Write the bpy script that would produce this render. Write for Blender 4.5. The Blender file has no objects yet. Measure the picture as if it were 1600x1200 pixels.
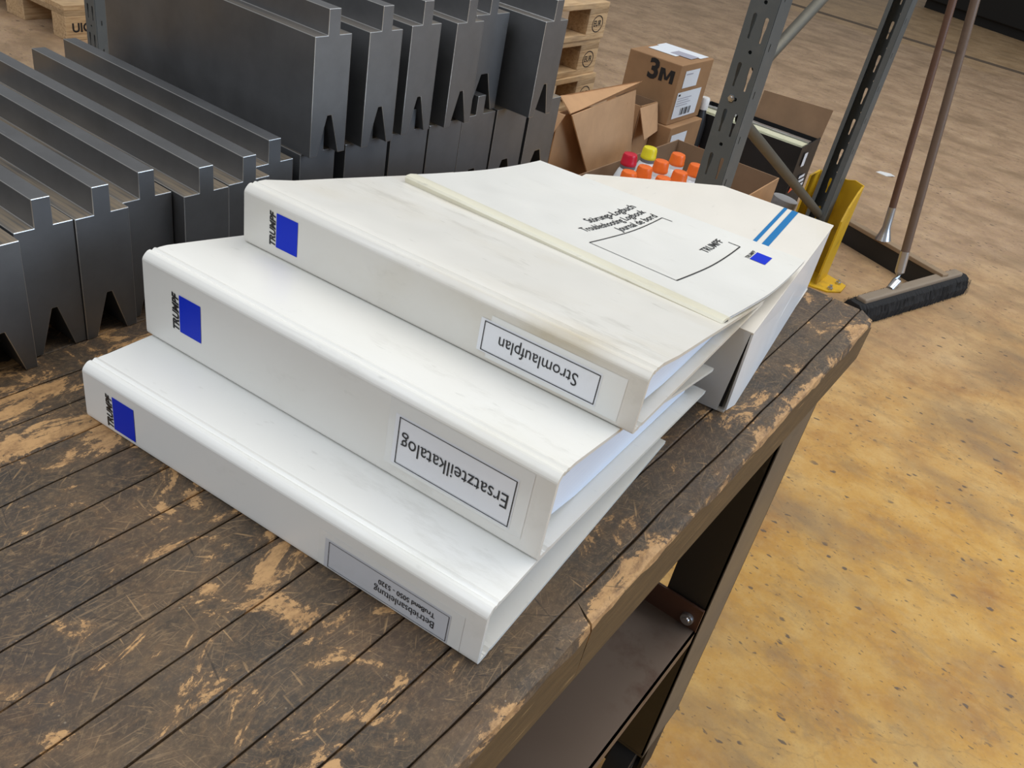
import bpy, bmesh, math, random
from mathutils import Vector, Matrix
random.seed(7)
PI = math.pi
SC = bpy.context.scene
COL = SC.collection
Z0 = 0.8                      # height of the bench top above the floor

# ------------------------------------------------------------------ camera
cam_d = bpy.data.cameras.new('camera')
cam = bpy.data.objects.new('camera', cam_d); COL.objects.link(cam)
cam_d.sensor_width = 36.0
cam_d.lens = 1358.27 * 36.0 / 1600.0
cam_d.clip_start = 0.02; cam_d.clip_end = 200
_r = Vector((0.790422701908155, 0.5871629729744681, 0.174561151107559))
_d = Vector((0.4494041126802616, -0.3622017938441503, -0.8166062723504801))
_f = Vector((-0.4162546045562483, 0.7239126354083507, -0.550165975394569))
M = Matrix.Identity(4)
for i in range(3):
    M[i][0] = _r[i]; M[i][1] = -_d[i]; M[i][2] = -_f[i]
M[0][3], M[1][3], M[2][3] = 0.52842, -0.22818, 0.39536 + Z0
cam.matrix_world = M
SC.camera = cam

# ------------------------------------------------------------------ world, lights, exposure
w = bpy.data.worlds.new('hall_light'); SC.world = w; w.use_nodes = True
nt = w.node_tree
bg = nt.nodes['Background']
tc = nt.nodes.new('ShaderNodeTexCoord'); sep = nt.nodes.new('ShaderNodeSeparateXYZ')
cr = nt.nodes.new('ShaderNodeValToRGB'); mr = nt.nodes.new('ShaderNodeMapRange')
mr.inputs['From Min'].default_value = -0.3; mr.inputs['From Max'].default_value = 1.0
nt.links.new(tc.outputs['Generated'], sep.inputs[0]); nt.links.new(sep.outputs['Z'], mr.inputs['Value'])
nt.links.new(mr.outputs[0], cr.inputs[0]); nt.links.new(cr.outputs[0], bg.inputs[0])
cr.color_ramp.elements[0].color = (0.10, 0.095, 0.09, 1); cr.color_ramp.elements[0].position = 0.15
cr.color_ramp.elements[1].color = (0.62, 0.63, 0.64, 1); cr.color_ramp.elements[1].position = 0.75
bg.inputs[1].default_value = 0.75

def area(name, loc, target, sx, sy, power, color):
    d = bpy.data.lights.new(name, 'AREA'); d.shape = 'RECTANGLE'; d.size = sx; d.size_y = sy
    d.energy = power; d.color = color
    o = bpy.data.objects.new(name, d); COL.objects.link(o)
    o.location = loc
    o.rotation_euler = (Vector(target) - Vector(loc)).to_track_quat('-Z', 'Y').to_euler()
    return o
area('roof_skylight', (1.5, 3.5, 6.0), (0.3, 1.2, 0.8), 5.0, 7.0, 385, (1.0, 0.955, 0.875))
area('side_window', (6.5, 2.6, 2.9), (0.2, 0.6, 0.8), 4.5, 2.4, 300, (0.60, 0.77, 1.0))
area('rear_fill', (-1.5, -3.5, 6.0), (0.0, 0.5, 0.8), 4.0, 3.0, 310, (0.86, 0.92, 1.0))  # unseen fill lamp added to brighten the binder spines

SC.view_settings.view_transform = 'Standard'
SC.view_settings.look = 'None'
SC.view_settings.gamma = 1.0
SC.view_settings.use_curve_mapping = False
SC.view_settings.exposure = -0.36

# ------------------------------------------------------------------ materials
def new_mat(name, color=(0.5, 0.5, 0.5), rough=0.5, metal=0.0, spec=0.5, coat=0.0):
    m = bpy.data.materials.new(name); m.use_nodes = True
    b = m.node_tree.nodes['Principled BSDF']
    b.inputs['Base Color'].default_value = (*color, 1)
    b.inputs['Roughness'].default_value = rough
    b.inputs['Metallic'].default_value = metal
    b.inputs['Specular IOR Level'].default_value = spec
    b.inputs['Coat Weight'].default_value = coat
    return m
class G:
    """small node graph helper"""
    def __init__(s, m):
        s.t = m.node_tree; s.b = s.t.nodes['Principled BSDF']
        s.co = s.t.nodes.new('ShaderNodeTexCoord').outputs['Object']
    def link(s, a, b): s.t.links.new(a, b)
    def mapping(s, scale=(1, 1, 1), rot=(0, 0, 0), loc=(0, 0, 0), src=None):
        n = s.t.nodes.new('ShaderNodeMapping'); n.inputs['Scale'].default_value = scale
        n.inputs['Rotation'].default_value = rot; n.inputs['Location'].default_value = loc
        s.link(src or s.co, n.inputs[0]); return n.outputs[0]
    def noise(s, scale, detail=4, rough=0.55, src=None, dist=0.0):
        n = s.t.nodes.new('ShaderNodeTexNoise'); n.inputs['Scale'].default_value = scale
        n.inputs['Detail'].default_value = detail; n.inputs['Roughness'].default_value = rough
        n.inputs['Distortion'].default_value = dist
        s.link(src or s.co, n.inputs['Vector']); return n.outputs['Fac']
    def voro(s, scale, src=None, feature='F1', out='Distance', rnd=1.0):
        n = s.t.nodes.new('ShaderNodeTexVoronoi'); n.feature = feature; n.inputs['Scale'].default_value = scale
        n.inputs['Randomness'].default_value = rnd
        s.link(src or s.co, n.inputs['Vector']); return n.outputs[out]
    def ramp(s, fac, stops):
        n = s.t.nodes.new('ShaderNodeValToRGB'); e = n.color_ramp.elements
        while len(e) < len(stops): e.new(0.5)
        for i, (p, c) in enumerate(stops):
            e[i].position = p; e[i].color = (*c, 1) if len(c) == 3 else c
        s.link(fac, n.inputs[0]); return n.outputs[0]
    def step(s, fac, a, b):
        n = s.t.nodes.new('ShaderNodeMapRange'); n.inputs['From Min'].default_value = a; n.inputs['From Max'].default_value = b
        s.link(fac, n.inputs['Value']); return n.outputs[0]
    def mix(s, fac, a, b, mode='MIX'):
        n = s.t.nodes.new('ShaderNodeMix'); n.data_type = 'RGBA'; n.blend_type = mode
        for sock, v in ((n.inputs[0], fac), (n.inputs[6], a), (n.inputs[7], b)):
            if isinstance(v, (int, float)): sock.default_value = v
            elif isinstance(v, tuple): sock.default_value = (*v, 1)
            else: s.link(v, sock)
        return n.outputs[2]
    def math(s, op, a, b=None):
        n = s.t.nodes.new('ShaderNodeMath'); n.operation = op
        for i, v in enumerate((a, b)):
            if v is None: continue
            if isinstance(v, (int, float)): n.inputs[i].default_value = v
            else: s.link(v, n.inputs[i])
        return n.outputs[0]
    def sep(s, ax, src=None):
        n = s.t.nodes.new('ShaderNodeSeparateXYZ'); s.link(src or s.co, n.inputs[0]); return n.outputs[ax]
    def normal_z(s):
        n = s.t.nodes.new('ShaderNodeNewGeometry'); m = s.t.nodes.new('ShaderNodeSeparateXYZ')
        s.link(n.outputs['Normal'], m.inputs[0]); return m.outputs['Z']
    def bump(s, h, strength=0.3, dist=0.002):
        n = s.t.nodes.new('ShaderNodeBump'); n.inputs['Strength'].default_value = strength
        n.inputs['Distance'].default_value = dist
        s.link(h, n.inputs['Height']); s.link(n.outputs[0], s.b.inputs['Normal'])
    def color(s, c): s.link(c, s.b.inputs['Base Color'])
    def rough(s, c): s.link(c, s.b.inputs['Roughness'])

def m_white(name, base, stain, amt, rough=0.28):
    m = new_mat(name, base, rough, 0, 0.5, 0.15); g = G(m)
    n1 = g.noise(9, 6, 0.6, g.mapping((0.7, 1.6, 1), (0, 0, 0.2)))
    n2 = g.noise(3.2, 3, 0.5)
    f = g.math('MULTIPLY', g.step(n1, 0.44, 0.68), g.step(n2, 0.40, 0.62))
    c = g.mix(g.math('MULTIPLY', f, amt), base, stain)
    sp = g.step(g.noise(60, 2, 0.5, g.mapping((1, 3, 1), (0, 0, 0.6))), 0.69, 0.78)
    c = g.mix(g.math('MULTIPLY', sp, min(0.5, amt * 0.4)), c, (0.30, 0.29, 0.25))
    sm = g.math('MULTIPLY', g.step(g.noise(20, 6, 0.7, g.mapping((0.6, 2, 1), (0, 0, 0.5), (7, 3, 0))), 0.56, 0.74), g.step(g.noise(6, 2), 0.45, 0.6))
    c = g.mix(g.math('MULTIPLY', sm, min(0.6, amt * 0.7)), c, (0.42, 0.40, 0.35))
    g.color(c)
    g.rough(g.step(g.noise(25, 4), -0.6, 1.9))
    return m
WHITE1 = m_white('white_vinyl_clean', (0.77, 0.765, 0.735), (0.66, 0.64, 0.56), 0.5)
WHITE2 = m_white('white_vinyl_used', (0.75, 0.74, 0.70), (0.66, 0.63, 0.54), 0.55)
WHITE3 = m_white('white_vinyl_grubby', (0.70, 0.68, 0.63), (0.47, 0.38, 0.22), 0.85)
LOGW = m_white('logbook_cover_card', (0.73, 0.72, 0.68), (0.60, 0.57, 0.47), 0.5)
FILEW = m_white('file_board', (0.74, 0.70, 0.63), (0.62, 0.55, 0.42), 0.35, 0.5)
FILES = m_white('file_board_side', (0.80, 0.82, 0.84), (0.6, 0.6, 0.6), 0.2, 0.5)
IVORY = m_white('ivory_plastic', (0.70, 0.67, 0.54), (0.50, 0.44, 0.28), 0.7)
PAPER = new_mat('paper', (0.80, 0.85, 0.95), 0.7);  # white sheets, with blue window light mixed into their colour
_g = G(PAPER)
_g.color(_g.mix(_g.step(_g.noise(5, 4, 0.7, _g.mapping((0.6, 0.6, 420))), 0.35, 0.75), (0.80, 0.87, 0.98), (0.66, 0.75, 0.92)))
LABELP = m_white('label_paper', (0.76, 0.77, 0.80), (0.62, 0.62, 0.62), 0.3, 0.45)
TAPE = new_mat('clear_tape', (0.745, 0.745, 0.715), 0.2, 0, 0.5, 0.2)
LABELG = m_white('grey_label_paper', (0.56, 0.57, 0.60), (0.5, 0.5, 0.5), 0.3, 0.4)
INK = new_mat('black_ink', (0.012, 0.012, 0.014), 0.5)
INKG = new_mat('grey_ink', (0.35, 0.35, 0.42), 0.6)
BLUE = new_mat('logo_blue', (0.003, 0.026, 0.52), 0.5, 0, 0.2)
STRIPE = new_mat('stripe_blue', (0.003, 0.15, 0.38), 0.6, 0, 0.3)

def m_steel(name, base, dirt, rough=0.38):
    m = new_mat(name, base, rough, 0.75, 0.5); g = G(m)
    n = g.noise(14, 6, 0.6)
    st = g.noise(4, 5, 0.6, g.mapping((2, 60, 60)))
    c = g.mix(g.step(n, 0.35, 0.7), base, tuple(x * 0.72 for x in base))
    led = g.math('MULTIPLY', g.step(g.normal_z(), 0.7, 0.9), g.step(st, 0.30, 0.55))
    inner = g.step(g.sep('Z'), 0.108, 0.100)
    c = g.mix(g.math('MULTIPLY', g.math('MULTIPLY', led, inner), 1.0), c, dirt)
    scr = g.step(g.noise(30, 3, 0.6, g.mapping((1, 6, 1), (0.7, 0.3, 0.5))), 0.70, 0.76)
    c = g.mix(g.math('MULTIPLY', scr, 0.25), c, (0.35, 0.36, 0.38))
    g.color(c)
    g.rough(g.step(g.noise(8, 6), -0.55, 1.6))
    g.bump(g.noise(120, 3), 0.05, 0.001)
    return m
STEEL = m_steel('tool_steel', (0.185, 0.187, 0.192), (0.42, 0.34, 0.25))
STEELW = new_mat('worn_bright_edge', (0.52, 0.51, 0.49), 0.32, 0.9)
GALV = new_mat('zinc_bolt', (0.55, 0.56, 0.58), 0.3, 0.9)

def scratches(g, base, specs, lo, hi, color, amt, wide=420, along=0.055):
    for k, (a, sc, th) in enumerate(specs):
        s_ = g.noise(sc * wide / 400, 1, 0.4, g.mapping((1, along, 1), (0, 0, 0), (k * 3.1, k * 1.7, 0), g.mapping((1, 1, 1), (0, 0, a))), 0.25)
        zn = g.step(g.noise(22, 3, 0.6, g.mapping(loc=(k * 2.7, k * 4.1, 0))), 0.46, 0.60)
        base = g.mix(g.math('MULTIPLY', g.math('MULTIPLY', g.step(s_, th, th + 0.06), zn), amt), base, color)
    return base
def m_wood_top(edge=False):
    m = new_mat('worn_outer_board' if edge else 'oily_worn_wood', (0.05, 0.035, 0.025), 0.55); g = G(m)
    fib = g.noise(60, 6, 0.75, g.mapping((2.6, 0.9, 2.6)))          # grain runs along Y
    cloud = g.noise(13, 8, 0.75)
    fine = g.noise(300, 5, 0.8, g.mapping((1.15, 0.85, 1), (0, 0, 0.5)))
    base = g.ramp(cloud, [(0.36, (0.034, 0.025, 0.018)), (0.5, (0.062, 0.043, 0.027)), (0.64, (0.110, 0.071, 0.040))])
    red = g.step(g.noise(5, 4, 0.6, g.mapping(loc=(1, 9, 0))), 0.50, 0.64)
    base = g.mix(g.math('MULTIPLY', red, 0.45), base, (0.090, 0.050, 0.030))
    film = g.step(g.noise(8, 7, 0.72, g.mapping(loc=(3, 1, 0))), 0.47, 0.57)
    base = g.mix(g.math('MULTIPLY', film, 0.5), base, (0.050, 0.042, 0.035))
    base = g.mix(g.math('MULTIPLY', g.step(fine, 0.52, 0.66), 0.60), base, (0.20, 0.132, 0.070))
    base = g.mix(g.math('MULTIPLY', g.step(g.noise(150, 6, 0.8, g.mapping((1.2, 0.7, 1), (0, 0, -0.35), (6, 2, 0))), 0.53, 0.62), 0.50), base, (0.185, 0.118, 0.060))
    base = g.mix(g.math('MULTIPLY', g.step(fine, 0.43, 0.34), 0.45), base, (0.022, 0.017, 0.014))
    base = scratches(g, base, ((0.5, 1000, 0.66), (-0.75, 1100, 0.665), (1.45, 1100, 0.67), (1.0, 900, 0.67), (0.1, 900, 0.64), (-0.2, 800, 0.65)), 0, 0, (0.26, 0.170, 0.092), 0.5)
    # scraped bare patches with fibrous borders
    p1 = g.noise(26, 9, 0.70, g.mapping((1.0, 0.55, 1), (0, 0, 0.25), (2.3, 0.7, 0)), 0.9)
    zone = g.noise(7.0, 3, 0.6, g.mapping(loc=(5.2, 1.4, 0)))
    thr = g.math('ADD', p1, g.math('MULTIPLY', g.math('SUBTRACT', zone, 0.5), 0.42))
    thr = g.math('ADD', thr, g.math('MULTIPLY', g.math('SUBTRACT', fib, 0.5), 0.16))
    thr = g.math('ADD', thr, g.math('MULTIPLY', g.math('SUBTRACT', fine, 0.5), 0.10))
    if edge:
        thr = g.math('ADD', thr, g.math('MULTIPLY', g.step(g.sep('X'), 0.4020, 0.4140), 0.11))
    patch = g.step(thr, 0.580, 0.602); halo = g.step(thr, 0.52, 0.60)
    pc = g.mix(g.step(g.math('ADD', fib, g.math('MULTIPLY', g.math('SUBTRACT', fine, 0.5), 0.5)), 0.36, 0.58), (0.27, 0.150, 0.065), (0.52, 0.305, 0.130))
    base = g.mix(g.math('MULTIPLY', halo, 0.5), base, (0.185, 0.105, 0.048))
    base = g.mix(g.math('MULTIPLY', patch, 0.85), base, pc)
    # a few longer gouges
    base = scratches(g, base, ((0.9, 480, 0.705), (-0.6, 430, 0.70), (1.7, 450, 0.70)), 0, 0, (0.42, 0.26, 0.12), 0.6, 400, 0.08)
    base = scratches(g, base, ((0.9, 600, 0.69), (1.9, 500, 0.69)), 0, 0, (0.012, 0.010, 0.009), 0.7, 300)
    v = g.voro(150)
    sel = g.step(g.noise(40, 2), 0.52, 0.62)
    base = g.mix(g.math('MULTIPLY', g.math('MULTIPLY', g.step(v, 0.11, 0.04), sel), 0.5), base, (0.38, 0.31, 0.22))
    g.color(base)
    g.rough(g.step(g.noise(60, 4), -0.9, 1.2))
    g.bump(g.math('ADD', g.math('MULTIPLY', cloud, 0.6), g.math('MULTIPLY', fine, 0.4)), 0.40, 0.0008)
    return m
WOODTOP = m_wood_top(); WOODRIM = m_wood_top(True)
def m_wood_edge():
    m = new_mat('worn_wood_edge', (0.2, 0.12, 0.06), 0.6); g = G(m)
    grain = g.noise(60, 7, 0.7, g.mapping((5, 0.8, 5)))
    chips = g.noise(36, 8, 0.75, g.mapping((1, 0.5, 1.0)), 0.6)
    c = g.ramp(grain, [(0.3, (0.055, 0.036, 0.022)), (0.55, (0.115, 0.070, 0.036)), (0.75, (0.20, 0.12, 0.06))])
    c = g.mix(g.math('MULTIPLY', g.step(g.math('ADD', chips, g.math('MULTIPLY', g.math('SUBTRACT', grain, 0.5), 0.4)), 0.46, 0.56), 0.85), c, (0.36, 0.205, 0.10))
    g.color(c); g.bump(chips, 0.5, 0.002); return m
WOODEDGE = m_wood_edge()
def m_wood_side():
    m = new_mat('bench_side_wood', (0.1, 0.06, 0.03), 0.6); g = G(m)
    grain = g.noise(30, 7, 0.7, g.mapping((6, 0.7, 6)))
    c = g.ramp(grain, [(0.3, (0.050, 0.034, 0.020)), (0.55, (0.095, 0.062, 0.031)), (0.8, (0.155, 0.098, 0.045))])
    s_ = g.step(g.noise(200, 2, 0.5, g.mapping((1, 0.10, 1), (0.5, 0, 0))), 0.67, 0.72)
    c = g.mix(g.math('MULTIPLY', s_, 0.6), c, (0.36, 0.24, 0.11))
    g.color(c); g.bump(grain, 0.4, 0.001); return m
WOODSIDE = m_wood_side()
def m_pine(name, light=1.0):
    m = new_mat(name, (0.5, 0.35, 0.2), 0.7); g = G(m)
    gr = g.noise(5, 6, 0.6, g.mapping((22, 1.6, 22)), 0.6)
    c = g.ramp(gr, [(0.3, (0.36 * light, 0.22 * light, 0.11 * light)), (0.55, (0.58 * light, 0.40 * light, 0.22 * light)), (0.8, (0.68 * light, 0.50 * light, 0.31 * light))])
    dn = g.step(g.noise(7, 4), 0.55, 0.75)
    c = g.mix(g.math('MULTIPLY', dn, 0.4), c, (0.26, 0.19, 0.13))
    g.color(c); g.bump(gr, 0.2, 0.001); return m
PINE = m_pine('pallet_pine'); PINED = m_pine('pallet_pine_weathered', 0.72)

def m_floor():
    m = new_mat('worn_resin_floor', (0.5, 0.34, 0.15), 0.5); g = G(m)
    big = g.noise(1.1, 4, 0.55); mid = g.noise(5.5, 6, 0.62); fine = g.noise(38, 4, 0.65)
    yell = g.ramp(mid, [(0.30, (0.34, 0.150, 0.022)), (0.50, (0.49, 0.260, 0.045)), (0.70, (0.58, 0.365, 0.115))])
    tan = g.ramp(mid, [(0.28, (0.275, 0.175, 0.105)), (0.50, (0.375, 0.25, 0.158)), (0.72, (0.46, 0.325, 0.21))])
    y = g.math('SUBTRACT', g.sep('Y'), g.math('MULTIPLY', g.sep('X'), 0.9))
    f = g.step(g.math('ADD', y, g.math('MULTIPLY', g.math('SUBTRACT', big, 0.5), 2.6)), 0.9, 3.4)
    c = g.mix(f, yell, tan)
    f2 = g.step(g.math('ADD', g.sep('Y'), g.math('MULTIPLY', big, 2.0)), 9.6, 9.9)
    c = g.mix(g.math('MULTIPLY', f2, 0.35), c, (0.42, 0.27, 0.11))
    c = g.mix(g.math('MULTIPLY', g.step(fine, 0.45, 0.7), 0.30), c, (0.56, 0.39, 0.17))
    uf = g.noise(170, 5, 0.7)
    c = g.mix(g.math('MULTIPLY', g.step(uf, 0.50, 0.74), 0.35), c, (0.26, 0.15, 0.06))
    # dirt clouds
    d = g.step(g.noise(2.3, 5, 0.6, g.mapping((1, 1.6, 1), (0, 0, 0.5), (4, 2, 0))), 0.50, 0.68)
    c = g.mix(g.math('MULTIPLY', d, 0.68), c, (0.215, 0.140, 0.075))
    d2 = g.step(g.noise(6, 7, 0.75, g.mapping((1, 2.0, 1), (0, 0, 0.7), (9, 5, 0))), 0.52, 0.66)
    c = g.mix(g.math('MULTIPLY', d2, 0.42), c, (0.17, 0.115, 0.065))
    # chips in the coat
    src = g.mapping((1, 1.7, 1), (0, 0, 0.9))
    wob = g.t.nodes.new('ShaderNodeMix'); wob.data_type = 'VECTOR'
    nz = g.t.nodes.new('ShaderNodeTexNoise'); nz.inputs['Scale'].default_value = 45
    g.link(src, nz.inputs['Vector']); g.link(src, wob.inputs[4]); g.link(nz.outputs['Color'], wob.inputs[5]); wob.inputs[0].default_value = 0.025
    v1 = g.voro(8.5, wob.outputs[1]); v2 = g.voro(19, wob.outputs[1]); v3 = g.voro(52, wob.outputs[1]); v4 = g.voro(31, wob.outputs[1])
    sel1 = g.step(g.noise(3.1, 1, 0.5, g.mapping(loc=(1, 7, 0))), 0.5, 0.62)
    sel2 = g.step(g.noise(6.1, 1, 0.5, g.mapping(loc=(8, 3, 0))), 0.38, 0.5)
    ch = g.math('MAXIMUM', g.math('MULTIPLY', g.step(v1, 0.115, 0.075), sel1), g.math('MULTIPLY', g.step(v2, 0.15, 0.10), sel2))
    ch = g.math('MAXIMUM', ch, g.math('MULTIPLY', g.step(v4, 0.14, 0.09), g.math('MULTIPLY', g.step(g.noise(9, 1), 0.42, 0.52), 0.8)))
    ch = g.math('MAXIMUM', ch, g.math('MULTIPLY', g.step(v3, 0.17, 0.09), 0.6))
    c = g.mix(g.math('MULTIPLY', ch, 0.88), c, (0.085, 0.060, 0.045))
    # fine cracks
    cr_ = g.voro(1.9, wob.outputs[1], 'DISTANCE_TO_EDGE')
    c = g.mix(g.math('MULTIPLY', g.step(cr_, 0.006, 0.002), 0.18), c, (0.13, 0.08, 0.04))
    g.color(c)
    g.rough(g.step(mid, -0.9, 1.6))
    g.bump(g.math('SUBTRACT', g.math('MULTIPLY', mid, 0.5), ch), 0.25, 0.002)
    return m
FLOOR = m_floor()
JOINT = new_mat('floor_joint', (0.10, 0.068, 0.042), 0.8)
def m_card(name, base):
    m = new_mat(name, base, 0.75); g = G(m)
    n = g.noise(9, 5, 0.6)
    c = g.mix(g.step(n, 0.3, 0.75), base, tuple(x * 0.78 for x in base))
    st = g.step(g.noise(5, 4, 0.6, g.mapping(loc=(2, 5, 1))), 0.62, 0.75)
    c = g.mix(g.math('MULTIPLY', st, 0.35), c, tuple(x * 0.45 for x in base))
    g.color(c); return m
CARD = m_card('cardboard', (0.52, 0.295, 0.145)); CARDL = m_card('cardboard_light', (0.60, 0.365, 0.20))
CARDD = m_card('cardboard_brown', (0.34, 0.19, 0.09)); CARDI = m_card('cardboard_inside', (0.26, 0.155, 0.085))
def m_paint(name, base, wear, amt=0.3, rough=0.5, metal=0.0):
    m = new_mat(name, base, rough, metal); g = G(m)
    n = g.noise(18, 6, 0.65); n2 = g.noise(5, 3)
    f = g.math('MULTIPLY', g.step(n, 0.52, 0.68), g.step(n2, 0.4, 0.65))
    c = g.mix(g.math('MULTIPLY', f, amt), base, wear)
    g.color(c); g.rough(g.step(n2, -0.6, 1.5)); return m
RACK = m_paint('rack_grey_paint', (0.115, 0.130, 0.135), (0.20, 0.20, 0.19), 0.5, 0.42, 0.3)
RACKG = m_paint('brace_galvanised', (0.125, 0.12, 0.10), (0.20, 0.18, 0.14), 0.5, 0.45, 0.5)
YELLOW = m_paint('yellow_guard_paint', (0.66, 0.40, 0.012), (0.22, 0.13, 0.03), 0.8, 0.5)
BLACKP = m_paint('black_bench_paint', (0.030, 0.027, 0.024), (0.10, 0.085, 0.065), 0.7, 0.4)
DUSTLITP = m_paint('dusty_lit_bench_paint', (0.125, 0.102, 0.078), (0.06, 0.05, 0.04), 0.6, 0.6)  # black bench paint with dust, lightened to paint in window light
RUST = m_paint('rust_brown_tray', (0.155, 0.112, 0.085), (0.085, 0.040, 0.025), 0.9, 0.45, 0.35)
REDLIP = m_paint('red_primer', (0.10, 0.045, 0.028), (0.05, 0.03, 0.02), 0.5, 0.45)
RUBBER = new_mat('black_rubber', (0.012, 0.012, 0.012), 0.55)
BLACKB = m_paint('black_carton', (0.010, 0.010, 0.011), (0.03, 0.03, 0.03), 0.5, 0.4)
MSHADE = new_mat('machine_shadow_black', (0.006, 0.006, 0.006), 0.6)  # near-black puts the shadow under the machine into its colour
BRIST = new_mat('black_bristles', (0.008, 0.008, 0.009), 0.9)
WHANDLE = m_paint('handle_wood_grey', (0.13, 0.085, 0.058), (0.06, 0.035, 0.025), 0.7, 0.5)
WHANDLE2 = m_paint('handle_wood_red', (0.115, 0.058, 0.036), (0.2, 0.14, 0.1), 0.6, 0.45)
BROOMW = m_paint('broom_block_wood', (0.24, 0.19, 0.14), (0.13, 0.1, 0.07), 0.6, 0.7)
SQMET = m_paint('squeegee_rail_metal', (0.30, 0.215, 0.135), (0.14, 0.1, 0.07), 0.6, 0.5, 0.2)
PLW = new_mat('white_plastic', (0.78, 0.79, 0.80), 0.3)
ORANGE = new_mat('orange_cap', (0.85, 0.155, 0.018), 0.35)
REDC = new_mat('red_cap', (0.55, 0.012, 0.035), 0.3)
YELC = new_mat('yellow_cap', (0.72, 0.62, 0.02), 0.35)
GREYN = new_mat('grey_neck', (0.16, 0.15, 0.16), 0.4)
CREAM = m_paint('cream_pack', (0.62, 0.62, 0.46), (0.3, 0.3, 0.25), 0.5)
SILV = new_mat('silver_foil', (0.6, 0.6, 0.6), 0.3, 0.8)
REDO = new_mat('print_red_orange', (0.80, 0.10, 0.03), 0.5)
WHITEP = new_mat('print_white', (0.72, 0.76, 0.82), 0.5)
GREYR = m_paint('speckled_grey_sleeve', (0.28, 0.28, 0.29), (0.08, 0.08, 0.08), 0.8, 0.6)

# ------------------------------------------------------------------ mesh helpers
class MB:
    def __init__(s): s.v = []; s.f = []; s.mi = []; s.cur = 0
    def add(s, vs, fs):
        o = len(s.v); s.v += [tuple(p) for p in vs]
        for f in fs: s.f.append([o + i for i in f]); s.mi.append(s.cur)
        return s
    def box(s, a, b):
        (x0, y0, z0), (x1, y1, z1) = a, b
        return s.add([(x0, y0, z0), (x1, y0, z0), (x1, y1, z0), (x0, y1, z0), (x0, y0, z1), (x1, y0, z1), (x1, y1, z1), (x0, y1, z1)],
                     [(0, 3, 2, 1), (4, 5, 6, 7), (0, 1, 5, 4), (1, 2, 6, 5), (2, 3, 7, 6), (3, 0, 4, 7)])
    def extrude(s, prof, vec):
        """closed planar outline (3-D points) swept by vec"""
        n = len(prof); vec = Vector(vec)
        vs = [Vector(p) for p in prof] + [Vector(p) + vec for p in prof]
        fs = [tuple(range(n))[::-1], tuple(range(n, 2 * n))] + [(i, (i + 1) % n, n + (i + 1) % n, n + i) for i in range(n)]
        return s.add(vs, fs)
    def slab(s, pts, t):
        p = [Vector(q) for q in pts]; nrm = (p[1] - p[0]).cross(p[-1] - p[0]).normalized()
        return s.extrude(p, nrm * t)
    def loft(s, rings, cap=True, closed=True):
        o = len(s.v); n = len(rings[0]); fs = []
        vs = [q for r in rings for q in r]
        for k in range(len(rings) - 1):
            for i in range(n if closed else n - 1):
                j = (i + 1) % n
                fs.append((k * n + i, k * n + j, (k + 1) * n + j, (k + 1) * n + i))
        if cap: fs += [tuple(range(n))[::-1], tuple((len(rings) - 1) * n + i for i in range(n))]
        return s.add(vs, fs)
    def tube(s, pts, rad, n=16, cap=True):
        pts = [Vector(p) for p in pts]; rings = []
        if not isinstance(rad, (list, tuple)): rad = [rad] * len(pts)
        for i, p in enumerate(pts):
            d = (pts[min(i + 1, len(pts) - 1)] - pts[max(i - 1, 0)]).normalized()
            a = d.cross(Vector((0, 0, 1)) if abs(d.z) < 0.9 else Vector((1, 0, 0))).normalized(); b = d.cross(a)
            rings.append([p + (a * math.cos(2 * PI * k / n) + b * math.sin(2 * PI * k / n)) * rad[i] for k in range(n)])
        return s.loft(rings, cap)
    def lathe(s, prof, c=(0, 0, 0), n=24):
        rings = [[(c[0] + r * math.cos(2 * PI * k / n), c[1] + r * math.sin(2 * PI * k / n), c[2] + z) for k in range(n)] for r, z in prof]
        return s.loft(rings, True)
    def build(s, name, mats, parent=None, smooth=False, bevel=0, bmat=-1, loc=(0, 0, 0), rotz=0, seg=2, sharp=0.6):
        me = bpy.data.meshes.new(name); me.from_pydata(s.v, [], s.f)
        mats = mats if isinstance(mats, (list, tuple)) else [mats]
        for m in mats: me.materials.append(m)
        me.polygons.foreach_set('material_index', s.mi)
        b = bmesh.new(); b.from_mesh(me); bmesh.ops.recalc_face_normals(b, faces=b.faces); b.to_mesh(me); b.free()
        o = bpy.data.objects.new(name, me); COL.objects.link(o)
        o.location = loc; o.rotation_euler = (0, 0, rotz)
        if parent: o.parent = parent
        if smooth:
            for p in me.polygons: p.use_smooth = True
            if smooth == 'auto':
                a = b = None
                bm = bmesh.new(); bm.from_mesh(me)
                for e in bm.edges:
                    e.smooth = len(e.link_faces) == 2 and e.calc_face_angle(0) < sharp
                bm.to_mesh(me); bm.free()
        if bevel:
            md = o.modifiers.new('edge', 'BEVEL'); md.width = bevel; md.segments = seg; md.limit_method = 'ANGLE'
            md.angle_limit = 0.5; md.use_clamp_overlap = True
            if bmat >= 0: md.material = bmat
        return o
def thing(name, label, cat, loc=(0, 0, 0), rotz=0, group=None):
    o = bpy.data.objects.new(name, None); COL.objects.link(o); o.empty_display_size = 0.05
    o.location = loc; o.rotation_euler = (0, 0, rotz); o['label'] = label; o['category'] = cat
    if group: o['group'] = group
    return o
def tag(o, label, cat, group=None):
    o['label'] = label; o['category'] = cat
    if group: o['group'] = group
    return o
def dup(root, loc, rotz=None, label=None):
    r = root.copy(); COL.objects.link(r); r.location = loc
    if rotz is not None: r.rotation_euler = (0, 0, rotz)
    if label: r['label'] = label
    for ch in list(root.children):
        c = ch.copy(); COL.objects.link(c); c.parent = r
        for g_ in list(ch.children):
            d = g_.copy(); COL.objects.link(d); d.parent = c
    return r
_txt = {}
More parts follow.
